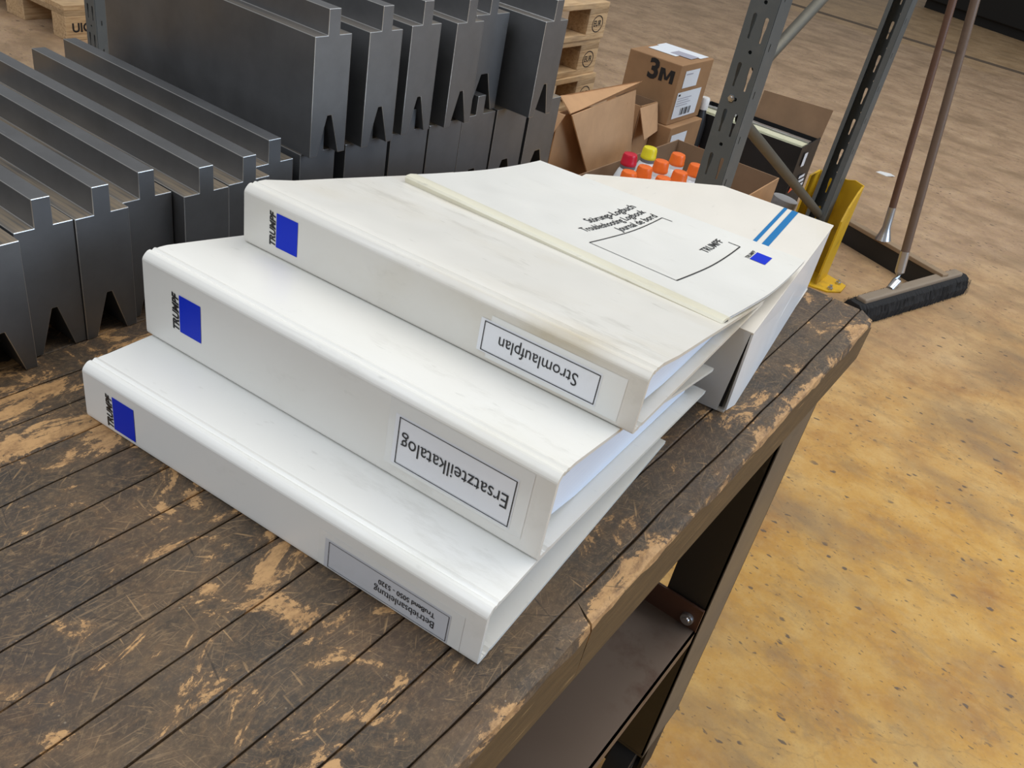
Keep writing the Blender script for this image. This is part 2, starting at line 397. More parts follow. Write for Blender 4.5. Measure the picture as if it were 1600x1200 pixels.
def text_geo(body, bold=0.0, shear=0.0):
    k = (body, bold, shear)
    if k not in _txt:
        cu = bpy.data.curves.new('t', 'FONT'); cu.body = body; cu.size = 1; cu.offset = bold; cu.shear = shear; cu.resolution_u = 3
        ob = bpy.data.objects.new('t', cu); COL.objects.link(ob)
        bpy.context.view_layer.update()
        me = bpy.data.meshes.new_from_object(ob.evaluated_get(bpy.context.evaluated_depsgraph_get()))
        vs = [v.co.copy() for v in me.vertices]; fs = [tuple(p.vertices) for p in me.polygons]
        bpy.data.objects.remove(ob); bpy.data.curves.remove(cu); bpy.data.meshes.remove(me)
        x0 = min(v.x for v in vs); x1 = max(v.x for v in vs)
        _txt[k] = ([((v.x - x0) / (x1 - x0), v.y / (x1 - x0)) for v in vs], fs)
    return _txt[k]
def put_text(mb, body, fn, width, hscale=1.0, bold=0.0, shear=0.0):
    """fn(a, b) -> 3-D point; a along the reading direction 0..width, b up from the baseline"""
    vs, fs = text_geo(body, bold, shear)
    return mb.add([fn(x * width, y * width * hscale) for x, y in vs], fs)
def plane_fn(O, U, V, nrm=None, eps=0.0003):
    O, U, V = Vector(O), Vector(U).normalized(), Vector(V).normalized(); n = U.cross(V) * eps
    return lambda a, b: O + U * a + V * b + n
def rect_frame(mb, fn, a0, b0, a1, b1, t):
    for (p, q, r, s_) in ((a0, b0, a1, b0 + t), (a0, b1 - t, a1, b1), (a0, b0, a0 + t, b1), (a1 - t, b0, a1, b1)):
        mb.add([fn(p, q), fn(r, q), fn(r, s_), fn(p, s_)], [(0, 1, 2, 3)])
    return mb
def quad(mb, fn, a0, b0, a1, b1):
    return mb.add([fn(a0, b0), fn(a1, b0), fn(a1, b1), fn(a0, b1)], [(0, 1, 2, 3)])

# ------------------------------------------------------------------ the floor
mb = MB(); mb.box((-22, -14, -0.1), (22, 30, 0.0))
fl = mb.build('floor', FLOOR); fl['kind'] = 'structure'
mb = MB(); mb.box((-20, 8.89, -0.02), (20, 9.02, 0.0012)); mb.box((-22, 14.9, -0.02), (22, 14.93, 0.0012))
o = mb.build('trim_1', JOINT, rotz=-0.075, loc=(0.0, -0.05, 0)); o['kind'] = 'structure'

# ------------------------------------------------------------------ workbench
T = thing('workbench', 'scarred dark wooden workbench carrying the white binders and steel dies', 'workbench', (0, 0, 0))
X0, X1, Y0, Y1 = -0.375, 0.415, -0.95, 0.727
xs = []
x = 0.396
while x > X0: xs.append(x); x -= 0.0322
xs.append(X0)
mb = MB()
rnd = random.Random(3)
def wob(y, k, a=0.0006): return a * (math.sin(y * 17 + k) + 0.6 * math.sin(y * 41 + 2 * k) + 0.4 * math.sin(y * 97 + 3 * k))
NS = 40
def board(mb, xl, xr, kl, kr, dz, ye, rounded=False):
    rings = []
    for i in range(NS + 1):
        y = Y0 + (ye - Y0) * i / NS
        l = xl + wob(y, kl) + 0.0006; r = (xr + wob(y, kr) - 0.0006)
        zb = Z0 - 0.055
        if rounded:
            c = 0.004 + 0.0022 * math.sin(y * 23) + 0.002 * math.sin(y * 61 + 1) + 0.0012 * math.sin(y * 131)
            c = max(0.0015, c)
            if i == NS: c = 0.008
            r = xr
            ring = [(l, y, zb), (l, y, Z0 + dz - 0.0008), (l + 0.0008, y, Z0 + dz), (r - c * 1.3, y, Z0 + dz), (r - c * 0.35, y, Z0 + dz - c * 0.45),
                    (r, y, Z0 + dz - c * 1.2), (r - 0.0005, y, zb + 0.003), (r - 0.003, y, zb)]
        else:
            ring = [(l, y, zb), (l, y, Z0 + dz - 0.0008), (l + 0.0008, y, Z0 + dz), (r - 0.0008, y, Z0 + dz), (r, y, Z0 + dz - 0.0008), (r, y, zb)]
        rings.append([tuple(p) for p in ring])
    mb.loft(rings, True)
for i in range(len(xs) - 1):
    board(mb, xs[i + 1], xs[i], i + 1, i, -rnd.random() * 0.0005, Y1 + rnd.uniform(-0.006, 0.003))
mb.box((X0 + 0.002, Y0 + 0.002, Z0 - 0.054), (0.395, Y1 - 0.012, Z0 - 0.006))
mb.build('tabletop', [WOODTOP], T)
# the outer board, split in two by a crack
mb = MB(); NS = 90
yc = 0.127
full = []
for part in (0, 1):
    ya, yb = (Y0, yc - 0.0009) if part == 0 else (yc + 0.0009, Y1 - 0.006)
    rings = []
    n = 70 if part == 0 else 50
    for i in range(n + 1):
        y = ya + (yb - ya) * i / n
        l = 0.396 + wob(y, 0) + 0.0008; r = X1; zb = Z0 - 0.055
        c = max(0.0016, 0.0045 + 0.0022 * math.sin(y * 23) + 0.002 * math.sin(y * 61 + 1) + 0.0014 * math.sin(y * 131) + 0.0008 * math.sin(y * 300))
        if part == 1 and i >= n - 1: c = 0.006 + 0.003 * (i - n + 1)
        sh = 0.006
        ye_ = y - sh * .3 if not ((part == 0 and i == n) or (part == 1 and i == 0)) else yc - 0.002
        yl = y + sh if not ((part == 0 and i == n) or (part == 1 and i == 0)) else yc + 0.0062
        ring = [(l, yl, zb), (l, yl, Z0 - 0.001), (l + 0.001, yl, Z0), (r - c * 1.3, y, Z0 - 0.0002), (r - c * 0.3, y - sh * .2, Z0 - c * 0.4),
                (r, y - sh * .3, Z0 - c * 1.2), (r - 0.0005, ye_, zb + 0.003), (r - 0.003, ye_, zb)]
        rings.append(ring)
    o0 = len(mb.v); nn = 8
    mb.v += [tuple(p) for r_ in rings for p in r_]
    for k in range(n):
        for i in range(nn):
            j = (i + 1) % nn
            mb.f.append([o0 + k * nn + i, o0 + k * nn + j, o0 + (k + 1) * nn + j, o0 + (k + 1) * nn + i])
            mb.mi.append({3: 1, 4: 1, 5: 2, 6: 2}.get(i, 0))
    mb.f.append([o0 + i for i in range(nn)][::-1]); mb.mi.append(1)
    mb.f.append([o0 + n * nn + i for i in range(nn)]); mb.mi.append(1)
mb.box((0.397, yc - 0.01, Z0 - 0.05), (0.412, yc + 0.014, Z0 - 0.010)); 
mb.build('edge_board', [WOODRIM, WOODRIM, WOODSIDE], T)['label'] = 'cracked outer board with splintered pale edge'
# steel frame, legs, tray, casters
mb = MB(); mb.box((0.30, Y0 + 0.1, Z0 - 0.085), (0.345, 0.66, Z0 - 0.055)); mb.box((-0.34, Y0 + 0.1, Z0 - 0.085), (-0.29, 0.66, Z0 - 0.055))
mb.box((-0.34, 0.60, Z0 - 0.085), (0.345, 0.64, Z0 - 0.056)); mb.box((-0.34, Y0 + 0.12, Z0 - 0.085), (0.345, Y0 + 0.16, Z0 - 0.056))
mb.build('support_frame', BLACKP, T)
for sx in (1, -1):
    for ny in (0, 1):
        xa, xb = (0.347, 0.402) if sx > 0 else (-0.365, -0.31)
        ya, yb = (0.565, 0.675) if ny else (Y0 + 0.05, Y0 + 0.16)
        mb = MB(); t = 0.004
        mb.box((xa, ya, 0.14), (xb, ya + t, Z0 - 0.0555))
        mb.cur = 1
        mb.box((xb - t, ya, 0.14), (xb, yb, Z0 - 0.0555)) if sx > 0 else mb.box((xa, ya, 0.14), (xa + t, yb, Z0 - 0.0555))
        mb.cur = 0
        mb.box((xa, yb - t, 0.14), (xb, yb, Z0 - 0.0555))
        mb.box((xa, ya, 0.135), (xb, yb, 0.14))
        lg = mb.build('leg', [BLACKP, DUSTLITP], T, bevel=0.0008)
        xm, ym = (xa + xb) / 2, (ya + yb) / 2
        mb = MB(); mb.tube([(xm - 0.016, ym - 0.012, 0.066), (xm + 0.016, ym - 0.012, 0.066)], 0.0655, 28)
        mb.tube([(xm - 0.022, ym - 0.012, 0.066), (xm + 0.022, ym - 0.012, 0.066)], 0.014, 12)
        for k in range(10):
            a = k * PI / 5
            mb.box((xm - 0.0175, ym - 0.012 + 0.04 * math.cos(a) - .004, 0.066 + 0.04 * math.sin(a) - .004), (xm + 0.0175, ym - 0.012 + 0.04 * math.cos(a) + .004, 0.066 + 0.04 * math.sin(a) + .004))
        mb.box((xm - 0.027, ym - 0.03, 0.05), (xm - 0.022, ym + 0.02, 0.137)); mb.box((xm + 0.022, ym - 0.03, 0.05), (xm + 0.027, ym + 0.02, 0.137))
        mb.build('caster', RUBBER, T, smooth='auto')
mb = MB()
zt = Z0 - 0.395
mb.box((-0.36, Y0 + 0.12, zt - 0.003), (0.400, 0.560, zt))
mb.box((0.3975, Y0 + 0.12, zt - 0.022), (0.400, 0.560, zt))
tr = mb.build('tray', RUST, T); tr['label'] = 'rust brown steel tray'
mb = MB(); mb.box((-0.36, 0.5595, zt - 0.003), (0.400, 0.5630, zt + 0.036))
mb.build('tray_lip', REDLIP, tr)
for bx in (0.385, -0.34):
    mb = MB(); mb.tube([(bx, 0.5595, zt + 0.014), (bx, 0.5545, zt + 0.014)], [0.0085, 0.0078], 20)
    mb.tube([(bx, 0.5545, zt + 0.014), (bx, 0.5525, zt + 0.014)], [0.005, 0.0042], 16)
    mb.build('bolt', GALV, tr, smooth='auto')

# ------------------------------------------------------------------ binders
def profile_slab(prof, t, u0, u1, flip=1):
    """prof: outer polyline (v, w); thickness t to the inner side; swept along u"""
    n = len(prof); inner = []
    for i, (a, b) in enumerate(prof):
        p0 = prof[max(i - 1, 0)]; p1 = prof[min(i + 1, n - 1)]
        dx, dy = p1[0] - p0[0], p1[1] - p0[1]; L = math.hypot(dx, dy)
        inner.append((a + flip * dy / L * t, b - flip * dx / L * t))
    ring = prof + inner[::-1]
    mb = MB()
    us = [u0, u0 + 0.0008] + [u0 + (u1 - u0) * k / 8 for k in range(1, 8)] + [u1 - 0.0008, u1]
    rings = []
    for k, u in enumerate(us):
        rings.append([(u, a, b) for a, b in ring])
    return mb.loft(rings, True)
def binder(org, yaw, L, D, hs, top, botslope, mat, label, logo, frame, texts, ink_w, papers, lab_mat, sticker=None, tapes=()):
    T = thing('ring_binder', label, 'binder', (org[0], org[1], org[2] + Z0), yaw, 'white ring binders stacked on the workbench')
    bs = botslope
    sp = [(0.007, 0.0 + 0.007 * bs + 0.0004), (0.003, 0.0004), (0.0012, 0.0012), (0.0003, 0.0026), (0, 0.0045), (0, 0.0060), (0, hs - 0.0064), (0, hs - 0.0054), (0.0003, hs - 0.0044), (0.0010, hs - 0.0032), (0.0022, hs - 0.0019), (0.0038, hs - 0.0006), (0.0050, hs - 0.0001), (0.0064, hs)]
    profile_slab(sp, 0.0028, 0, L, 1).build('spine', mat, T, smooth='auto', sharp=0.22)
    tp = [(0.0064, hs), (0.0072, hs - 0.0004), (0.0080, hs - 0.0009), (0.0089, hs - 0.0003), (0.0100, hs + 0.0003), (0.0112, hs - 0.0001), (0.0124, hs - 0.0007), (0.0145, hs - 0.0006), (0.0200, hs - 0.0010)] + [(v, w_) for v, w_ in top]
    profile_slab(tp, 0.0028, 0, L, 1).build('front_cover', mat, T, smooth='auto', sharp=0.22)
    bt = [(D, D * bs), (D * 0.66, D * 0.66 * bs), (D * .33, D * .33 * bs), (0.016, 0.016 * bs + 0.0001), (0.0125, 0.0125 * bs + 0.0012), (0.0098, 0.0098 * bs), (0.007, 0.007 * bs + 0.0004)]
    profile_slab(bt, 0.0028, 0, L, 1).build('back_cover', mat, T, smooth='auto', sharp=0.22)
    # paper block
    p0, p1, u0, u1, wlo = papers
    def topw(v):
        P = [(0.0165, hs - 0.0006)] + list(top)
        if v < P[0][0]: return P[0][1]
        for (a, b), (c, d) in zip(P, P[1:]):
            if v <= c: return b + (d - b) * (v - a) / (c - a)
        return P[-1][1]
    vs = [p0 + (p1 - p0) * k / 12 for k in range(13)]
    up = [(v, topw(v) - 0.0042 - 0.004 * math.exp(-((v - p0) / 0.02) ** 2)) for v in vs]
    lo = [(v, max(v * bs + 0.0034, min(wlo(v), topw(v) - 0.006))) for v in vs]
    mb = MB(); ring = up + lo[::-1]
    mb.loft([[(u, a, b) for a, b in ring] for u in (u0, u0 + (u1 - u0) * .5, u1)], True)
    mb.build('paper_stack', PAPER, T)
    # ring mechanism bar inside, fixed to the back cover
    mb = MB(); mb.box((0.03, 0.012, 0.0032), (L - 0.05, 0.022, 0.0062))
    mb.build('ring_mechanism', GALV, T)
    # spine lettering, logo
    fn = plane_fn((0, 0, 0), (0, 0, 1), (-1, 0, 0), eps=0.0003)       # a = height, b = -u
    (lu0, lw0, lu1, lw1) = logo
    mb = MB(); quad(mb, fn, lw0, -lu0, lw1, -lu1)
    lg = mb.build('logo_square', BLUE, T)
    hh = lw1 - lw0
    mb = MB(); put_text(mb, 'TRUMPF', lambda a, b: fn(lw0 + a, -lu0 + 0.0010 + b), hh, 1.08, 0.042, 0.2)
    mb.build('logo_lettering', INK, T)
    (fu0, fw0, fu1, fw1) = frame
    fl_ = plane_fn((fu1, 0, fw1), (-1, 0, 0), (0, 0, -1), eps=0.0007)  # upside-down label, a along -u, b down
    fl0 = plane_fn((fu1, 0, fw1), (-1, 0, 0), (0, 0, -1), eps=0.00035)
    W, H = fu1 - fu0, fw1 - fw0
    for ta in tapes:
        mb = MB(); quad(mb, plane_fn((0, 0, 0), (1, 0, 0), (0, 0, 1), eps=0.00018), *ta); mb.build('tape', TAPE, T)
    mb = MB(); e = 0.0030; mb.add([fl0(-0.001, -e * .4), fl0(W + e, -e * .4), fl0(W + e, H + e * .4), fl0(-0.001, H + e * .4)], [(0, 1, 2, 3)])
    lab = mb.build('spine_label', lab_mat, T); lab['label'] = 'paper spine label with black outline'
    mb = MB(); rect_frame(mb, fl_, 0, 0, W, H, ink_w)
    mb.build('label_outline', INK, lab)
    for body, a0, b0, wd, hs_, bold in texts:
        mb = MB(); put_text(mb, body, lambda a, b: fl_(a0 + a, b0 + b), wd, hs_, bold)
        mb.build('label_lettering', INK, lab)
    return T
binder((0.0629, 0.0229, 0.0), 0.0881, 0.3215, 0.2727, 0.0440, [(0.053, 0.0428), (0.12, 0.0374), (0.20, 0.0305), (0.272, 0.0238)], 0.0, WHITE1,
       'white ring binder at the bottom of the pile, grey label printed with two lines', (0.0282, 0.0055, 0.0486, 0.0320), (0.2140, 0.0050, 0.2997, 0.0252),
       [('TruBend 5050 - 5320', 0.0092, 0.0048, 0.0395, 1.15, 0.012), ('Betriebsanleitung', 0.0088, 0.0112, 0.0425, 1.25, 0.0)], 0.00035,
       (0.07, 0.26, 0.012, 0.285, lambda v: 0.012), LABELG, tapes=((0.206, 0.0035, 0.309, 0.0310),))
binder((0.0566, 0.0756, 0.0438), 0.0749, 0.3240, 0.2849, 0.0640, [(0.05, 0.0575), (0.10, 0.0480), (0.15, 0.0350), (0.21, 0.0195), (0.285, 0.0020)], -0.0815, WHITE2,
       'thickest white ring binder, middle of the pile, its label the second from the top', (0.0347, 0.0184, 0.0548, 0.0468), (0.2200, 0.0136, 0.3018, 0.0478),
       [('Ersatzteilkatalog', 0.0034, 0.0125, 0.0755, 1.28, 0.0)], 0.0006,
       (0.0045, 0.265, 0.012, 0.3120, lambda v: 0.012 - 0.20 * v), LABELP, tapes=((0.212, 0.010, 0.311, 0.058),))
binder((0.0611, 0.1554, 0.0950), 0.0772, 0.3217, 0.2682, 0.0452, [(0.05, 0.0365), (0.10, 0.0268), (0.14, 0.0188), (0.17, 0.0128), (0.20, 0.0068), (0.268, -0.0054)], -0.035, WHITE3,
       'grubby stained white ring binder on top of the binder pile, under the thin logbook', (0.0317, 0.0092, 0.0517, 0.0355), (0.2098, 0.0088, 0.2934, 0.0303),
       [('Stromlaufplan', 0.0140, 0.0065, 0.0575, 1.22, 0.0)], 0.0006,
       (0.0045, 0.250, 0.012, 0.3130, lambda v: 0.0095 - 0.12 * v), LABELP, tapes=((0.214, 0.0045, 0.310, 0.0355),))

# ------------------------------------------------------------------ magazine file lying flat
FY = 1.6922
T = thing('magazine_file', 'white cardboard magazine file with two blue stripes, lying flat beneath the logbook', 'magazine file', (0.3740, 0.4027, Z0), FY)
# local: x along the tall side (0..L), y across (0..0.25); top sheet at z 0.08
L = 0.3159; h = 0.080
poly = [(0, 0), (L, 0), (0.3185, 0.1286), (0.2303, 0.2245), (0.205, 0.25), (0, 0.25)]
mb = MB(); mb.extrude([(a, b, h - 0.0018) for a, b in poly], (0, 0, 0.0018)); tpn = mb.build('top_panel', FILEW, T, bevel=0.0005)
mb = MB(); mb.extrude([(a, b, 0.0003) for a, b in poly], (0, 0, 0.0018)); mb.build('bottom_panel', FILEW, T)
mb = MB(); mb.extrude([(0.0004, 0.0, h - 0.001), (0.0004, -0.0012, 0.0035), (0.02, -0.0042, 0.0003), (L, 0.001, 0.0003), (L, 0.001, h - 0.001)], (0, 0.0018, 0))
mb.build('back_panel', FILES, T)['label'] = 'long pale side'
mb = MB(); mb.extrude([(-0.0002, 0.0022, h - 0.0012), (-0.0002, 0.250, h - 0.001), (-0.0002, 0.250, 0.0003), (-0.0002, 0.0062, 0.0003)], (0.0018, 0, 0)); mb.build('end_panel', FILES, T)
mb = MB(); mb.extrude([(0.004, 0.0020, h - 0.002), (0.004, 0.03, h - 0.002), (0.004, 0.03, 0.003), (0.004, 0.0035, 0.003)], (0.0015, 0, 0)); mb.build('gap_shade', INK, T)['label'] = 'black sheet for the shade in the unglued corner gap'  # black sheet stands in for shade inside the corner slit
mb = MB(); mb.box((0.002, 0.2482, 0.002), (0.205, 0.25, h - 0.0018)); mb.build('front_panel', FILEW, T)
fn = plane_fn((0, 0, h), (1, 0, 0), (0, 1, 0), eps=0.0003)
for a, b in ((0.0398, 0.0470), (0.0522, 0.0562)):
    mb = MB(); mb.add([fn(0.0, a), fn(L, a), fn(L, b), fn(0.0, b)], [(0, 1, 2, 3)]); mb.build('blue_stripe', STRIPE, tpn)

# ------------------------------------------------------------------ logbook
LY = 0.0219; LO = (0.0636, 0.3319, 0.1100)
T = thing('logbook', 'thin white report with ivory slide binder, resting across the top binder and magazine file', 'report', (LO[0], LO[1], LO[2] + Z0), LY)
LW = 0.303; LV = 0.205
def zlog(u, v):
    s_ = min(max(u / LW, 0), 1)
    if v < 0.095: z = 0.0032 - 0.185 * v + 0.25 * v * v
    else:
        t = v - 0.095
        z = 0.0032 - 0.185 * 0.095 + 0.25 * 0.095 ** 2 - 0.1375 * t + (0.50 + 0.78 * s_) * t * t
    return z - 0.0006 * s_
def log_pt(u, v, e=0.0):
    u2 = u + 0.006 * (v / LV) ** 2 * (1 - u / LW) - 0.003 * (v / LV) * u / LW
    return (u2, v, zlog(u, v) + e)
def sheet(e0, e1, u0, u1, v0, v1, nu=24, nv=26):
    mb = MB(); vs = []; fs = []
    for e in (e1, e0):
        for j in range(nv + 1):
            for i in range(nu + 1):
                vs.append(log_pt(u0 + (u1 - u0) * i / nu, v0 + (v1 - v0) * j / nv, e))
    N = (nu + 1) * (nv + 1)
    for j in range(nv):
        for i in range(nu):
            a = j * (nu + 1) + i; fs.append((a, a + 1, a + nu + 2, a + nu + 1)); fs.append((N + a, N + a + nu + 1, N + a + nu + 2, N + a + 1))
    for i in range(nu):
        fs.append((i, N + i, N + i + 1, i + 1)); a = nv * (nu + 1) + i; fs.append((a, a + 1, N + a + 1, N + a))
    for j in range(nv):
        a = j * (nu + 1); fs.append((a, a + nu + 1, N + a + nu + 1, N + a)); a += nu; fs.append((a, N + a, N + a + nu + 1, a + nu + 1))
    return mb.add(vs, fs)
cv = sheet(0.0, 0.0005, 0, LW, 0.004, LV).build('cover_sheet', LOGW, T, smooth='auto')
sheet(-0.0016, -0.0001, 0.0008, LW - 0.0012, 0.004, LV - 0.001).build('pages', PAPER, T, smooth='auto')
sheet(-0.0021, -0.0017, 0, LW, 0.004, LV).build('back_sheet', LOGW, T, smooth='auto')
mb = MB()
rp = [(-0.0062, -0.0030), (-0.0066, 0.0022), (-0.0050, 0.0040), (0.0000, 0.0042), (0.0085, 0.0022), (0.0090, 0.0002), (0.0080, -0.0002), (0.0010, 0.0012), (-0.0015, 0.0005), (-0.0015, -0.0028)]
mb.loft([[(u, a, b - 0.0006 * u / LW) for a, b in rp] for u in (-0.0005, LW * .5, LW + 0.0005)], True)
mb.build('binding_rail', IVORY, T, smooth='auto')['label'] = 'ivory slide-on binding rail'
mb = MB(); mb.box((LW + 0.0003, -0.0015, -0.0022), (LW + 0.0006, 0.006, 0.0006)); mb.build('rail_end', INK, T)
def lf(u0, v0):      # reading direction = +v, letters up = -u
    return lambda a, b: log_pt(u0 - b, v0 + a, 0.0009)
for body, u0, v0, v1, hsc in (('Störungs-Logbuch', 0.1352, 0.0905, 0.1795, 1.05), ('Troubleshooting Logbook', 0.1480, 0.060, 0.177, 1.1), ('Journal de bord', 0.1605, 0.1035, 0.178, 1.05), ('TRUMPF', 0.2308, 0.1415, 0.1805, 1.1)):
    mb = MB(); put_text(mb, body, lf(u0, v0), v1 - v0, hsc, 0.008); mb.build('cover_lettering', INK, cv)
def log_line(mb, a, b, t, n=16):
    (ua, va), (ub, vb) = a, b; L_ = math.hypot(ub - ua, vb - va); nx, ny = -(vb - va) / L_ * t / 2, (ub - ua) / L_ * t / 2
    for k in range(n):
        s0, s1 = k / n, (k + 1) / n
        q = [(ua + (ub - ua) * s0 + nx, va + (vb - va) * s0 + ny), (ua + (ub - ua) * s1 + nx, va + (vb - va) * s1 + ny),
             (ua + (ub - ua) * s1 - nx, va + (vb - va) * s1 - ny), (ua + (ub - ua) * s0 - nx, va + (vb - va) * s0 - ny)]
        mb.add([log_pt(x_, y_, 0.0009) for x_, y_ in q], [(0, 1, 2, 3)])
mb = MB()
P0, P1, P1t, P2, P3, P3t = (0.1655, 0.0350), (0.1645, 0.1790), (0.1755, 0.1797), (0.2462, 0.0380), (0.2462, 0.1832), (0.2340, 0.1831)
log_line(mb, P0, P1, 0.0011); log_line(mb, P1, P1t, 0.0009); log_line(mb, P0, P2, 0.0009); log_line(mb, P2, P3, 0.0013); log_line(mb, P3, P3t, 0.0009)
mb.build('cover_outline', INK, cv)
mb = MB(); nq = 6; u0, u1, v0, v1 = 0.2628, 0.2780, 0.1670, 0.1854
for j in range(nq):
    a, b = v0 + (v1 - v0) * j / nq, v0 + (v1 - v0) * (j + 1) / nq
    mb.add([log_pt(u0, a, 0.0009), log_pt(u1, a, 0.0009), log_pt(u1, b, 0.0009), log_pt(u0, b, 0.0009)], [(0, 1, 2, 3)])
mb.build('logo_square', BLUE, cv)
mb = MB(); put_text(mb, 'TRUMPF', lf(0.2618, 0.1665), 0.0196, 1.0, 0.02, 0.15); mb.build('logo_lettering', INK, cv)

# ------------------------------------------------------------------ bending dies
def die_profile(w_, hb, hr, vz, va, foot, rw):
    c = w_ / 2
    return [(0, 0), (foot, 0), (c - va / 2, vz), (c + va / 2, vz), (w_ - foot, 0), (w_, 0), (w_, hb), (c + rw / 2, hb), (c + rw / 2, hb + hr), (c - rw / 2, hb + hr), (c - rw / 2, hb), (0, hb)]
_dies = {}
def die(kind, x, y, z, label, w_=0.0420, hb=0.100, hr=0.021, vz=0.0355, va=0.004, foot=0.0085, ln=0.305, rot=0.0):
    k = (w_, hb, hr, vz, va, ln)
    if k not in _dies:
        p = die_profile(w_, hb, hr, vz, va, foot, 0.0135)
        mb = MB(); mb.extrude([(0, a, b) for a, b in p], (-ln, 0, 0))
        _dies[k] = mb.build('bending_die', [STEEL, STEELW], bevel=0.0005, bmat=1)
        o = _dies[k]
    else:
        o = _dies[k].copy(); COL.objects.link(o)
    o.location = (x, y, z + Z0); o.rotation_euler = (0, 0, rot)
    tag(o, label, 'bending die', 'steel bending dies on the workbench')
    return o
S_ = 'dark steel die, '
for x, y, lab, rot in ((-0.004, -0.054, S_ + 'cut off by the photo border, first of the low front row', 0.0), (-0.010, -0.0115, S_ + 'scratched end, second of the low front row', 0.0),
                  (-0.021, 0.0325, S_ + 'third of the low front row counting from the scratched end', 0.0), (-0.020, 0.0750, S_ + 'fourth in the low front row, its notch in full view', 0.0),
                  (-0.028, 0.1170, S_ + 'fifth in the low front row, just before a dark gap', 0.0), (-0.015, 0.1605, S_ + 'sixth in the low row, just after the dark gap', 0.0),
                  (-0.017, 0.2040, S_ + 'seventh in the low row, beside the top binder corner', 0.0), (-0.037, 0.2475, S_ + 'last low one before the tall double row', 0.0)):
    die('n', x, y, 0.0002, lab, rot=rot)
low = [(-0.040, 0.3005, 0.0425, 'first'), (-0.040, 0.3570, 0.058, 'second'), (-0.040, 0.4195, 0.056, 'third'), (-0.040, 0.4785, 0.054, 'fourth'), (-0.041, 0.5345, 0.060, 'fifth'), (-0.041, 0.5985, 0.063, 'sixth'), (-0.040, 0.6665, 0.064, 'last')]
for x, y, w_, nm in low:
    die('l', x, y, 0.0002, 'dark steel die in the lower tier of the double row, %s from the low dies' % nm, w_=w_, va=0.004 if w_ < 0.05 else 0.011, vz=0.0355, foot=0.0085 if w_ < .05 else 0.012, ln=0.30)
top = [(-0.029, 0.3015, 0.0425, 'with the broad side in view, first of the upper tier'), (-0.027, 0.3640, 0.0425, 'with a smudged end, second of the upper tier'), (-0.033, 0.4260, 0.0425, 'third of the upper tier'),
       (-0.028, 0.4870, 0.0425, 'fourth of the upper tier, touching the wide-notched one'), (-0.046, 0.5400, 0.058, 'with the widest notch, fifth of the upper tier'), (-0.006, 0.6110, 0.0435, 'sticking out at the far end of the upper tier')]
for x, y, w_, nm in top:
    die('u', x, y, 0.1006, 'dark steel bending die ' + nm, w_=w_, hb=0.105, hr=0.0215, vz=0.036 if w_ < .05 else 0.042, va=0.005 if w_ < .05 else 0.012, ln=0.30)

# ------------------------------------------------------------------ pallet rack
def keyslot(cx, cz, h=0.052, rt=0.0043, rb=0.0022, n=6):
    pts = []
    for k in range(n + 1):
        a = PI * k / n; pts.append((cx + rt * math.cos(a), cz + h / 2 - rt + rt * math.sin(a)))
    pts.append((cx - rt * 0.9, cz + 0.004)); pts.append((cx - rb, cz - 0.008))
    for k in range(n + 1):
        a = PI + PI * k / n; pts.append((cx + rb * math.cos(a), cz - h / 2 + rb + rb * math.sin(a)))
    pts.append((cx + rb, cz - 0.008)); pts.append((cx + rt * 0.9, cz + 0.004))
    return pts
def circ(cx, cz, r, n=12): return [(cx + r * math.cos(2 * PI * k / n), cz + r * math.sin(2 * PI * k / n)) for k in range(n)]
def plate(w_, h0, h1, holes, fn, name, mat, parent, t=0.0022):
    bm = bmesh.new(); es = []
    for loop in [[(0, h0), (w_, h0), (w_, h1), (0, h1)]] + holes:
        vs = [bm.verts.new((a, b, 0)) for a, b in loop]
        es += [bm.edges.new((vs[i], vs[(i + 1) % len(vs)])) for i in range(len(vs))]
    bmesh.ops.triangle_fill(bm, edges=es, use_beauty=True, use_dissolve=False)
    for v in bm.verts: v.co = Vector(fn(v.co.x, v.co.y))
    bmesh.ops.recalc_face_normals(bm, faces=bm.faces)
    me = bpy.data.meshes.new(name); bm.to_mesh(me); bm.free(); me.materials.append(mat)
    o = bpy.data.objects.new(name, me); COL.objects.link(o); o.parent = parent
    md = o.modifiers.new('thick', 'SOLIDIFY'); md.thickness = t; md.offset = 0
    return o
RH = 1.75
def upright(parent, x, y, back=False):
    """60 x 70 mm open section; plate facing -y (or +y when back)"""
    hol = []
    k = 0
    zoff = 0.025 if back else 0.0
    z = 0.095
    while z < RH - 0.06:
        hol.append(keyslot(0.0195 if not back else 0.0195, z + zoff)); hol.append(keyslot(0.0470, z + zoff - 0.003))
        z += 0.1
    z = 0.145
    while z < RH - 0.06:
        hol.append(circ(0.033, z + zoff, 0.0042)); z += 0.1
    yf = y if not back else y + 0.07
    plate(0.062, 0.004, RH, hol, lambda a, b: (x + a, yf, b), 'slotted_face', RACK, parent)
    sh = []; z = 0.16
    while z < RH - 0.05: sh.append(keyslot(0.020, z, 0.018, 0.0026, 0.0022)); z += 0.1
    plate(0.066, 0.004, RH, sh, lambda a, b: (x + 0.062, y + 0.002 + a, b), 'side_flange', RACK, parent)
    plate(0.066, 0.004, RH, [], lambda a, b: (x, y + 0.002 + a, b), 'side_flange', RACK, parent)
    mb = MB(); yb = y + 0.07 if not back else y
    mb.box((x, yb - 0.001, 0.004), (x + 0.012, yb + 0.001, RH)); mb.box((x + (0.046 if back else 0.050), yb - 0.001, 0.004), (x + 0.062, yb + 0.001, RH))
    mb.build('return_lip', RACK, parent)
    mb = MB(); mb.box((x - 0.015, y - 0.015, 0.0), (x + 0.077, y + 0.085, 0.0045)); mb.build('foot_plate', RACK, parent)
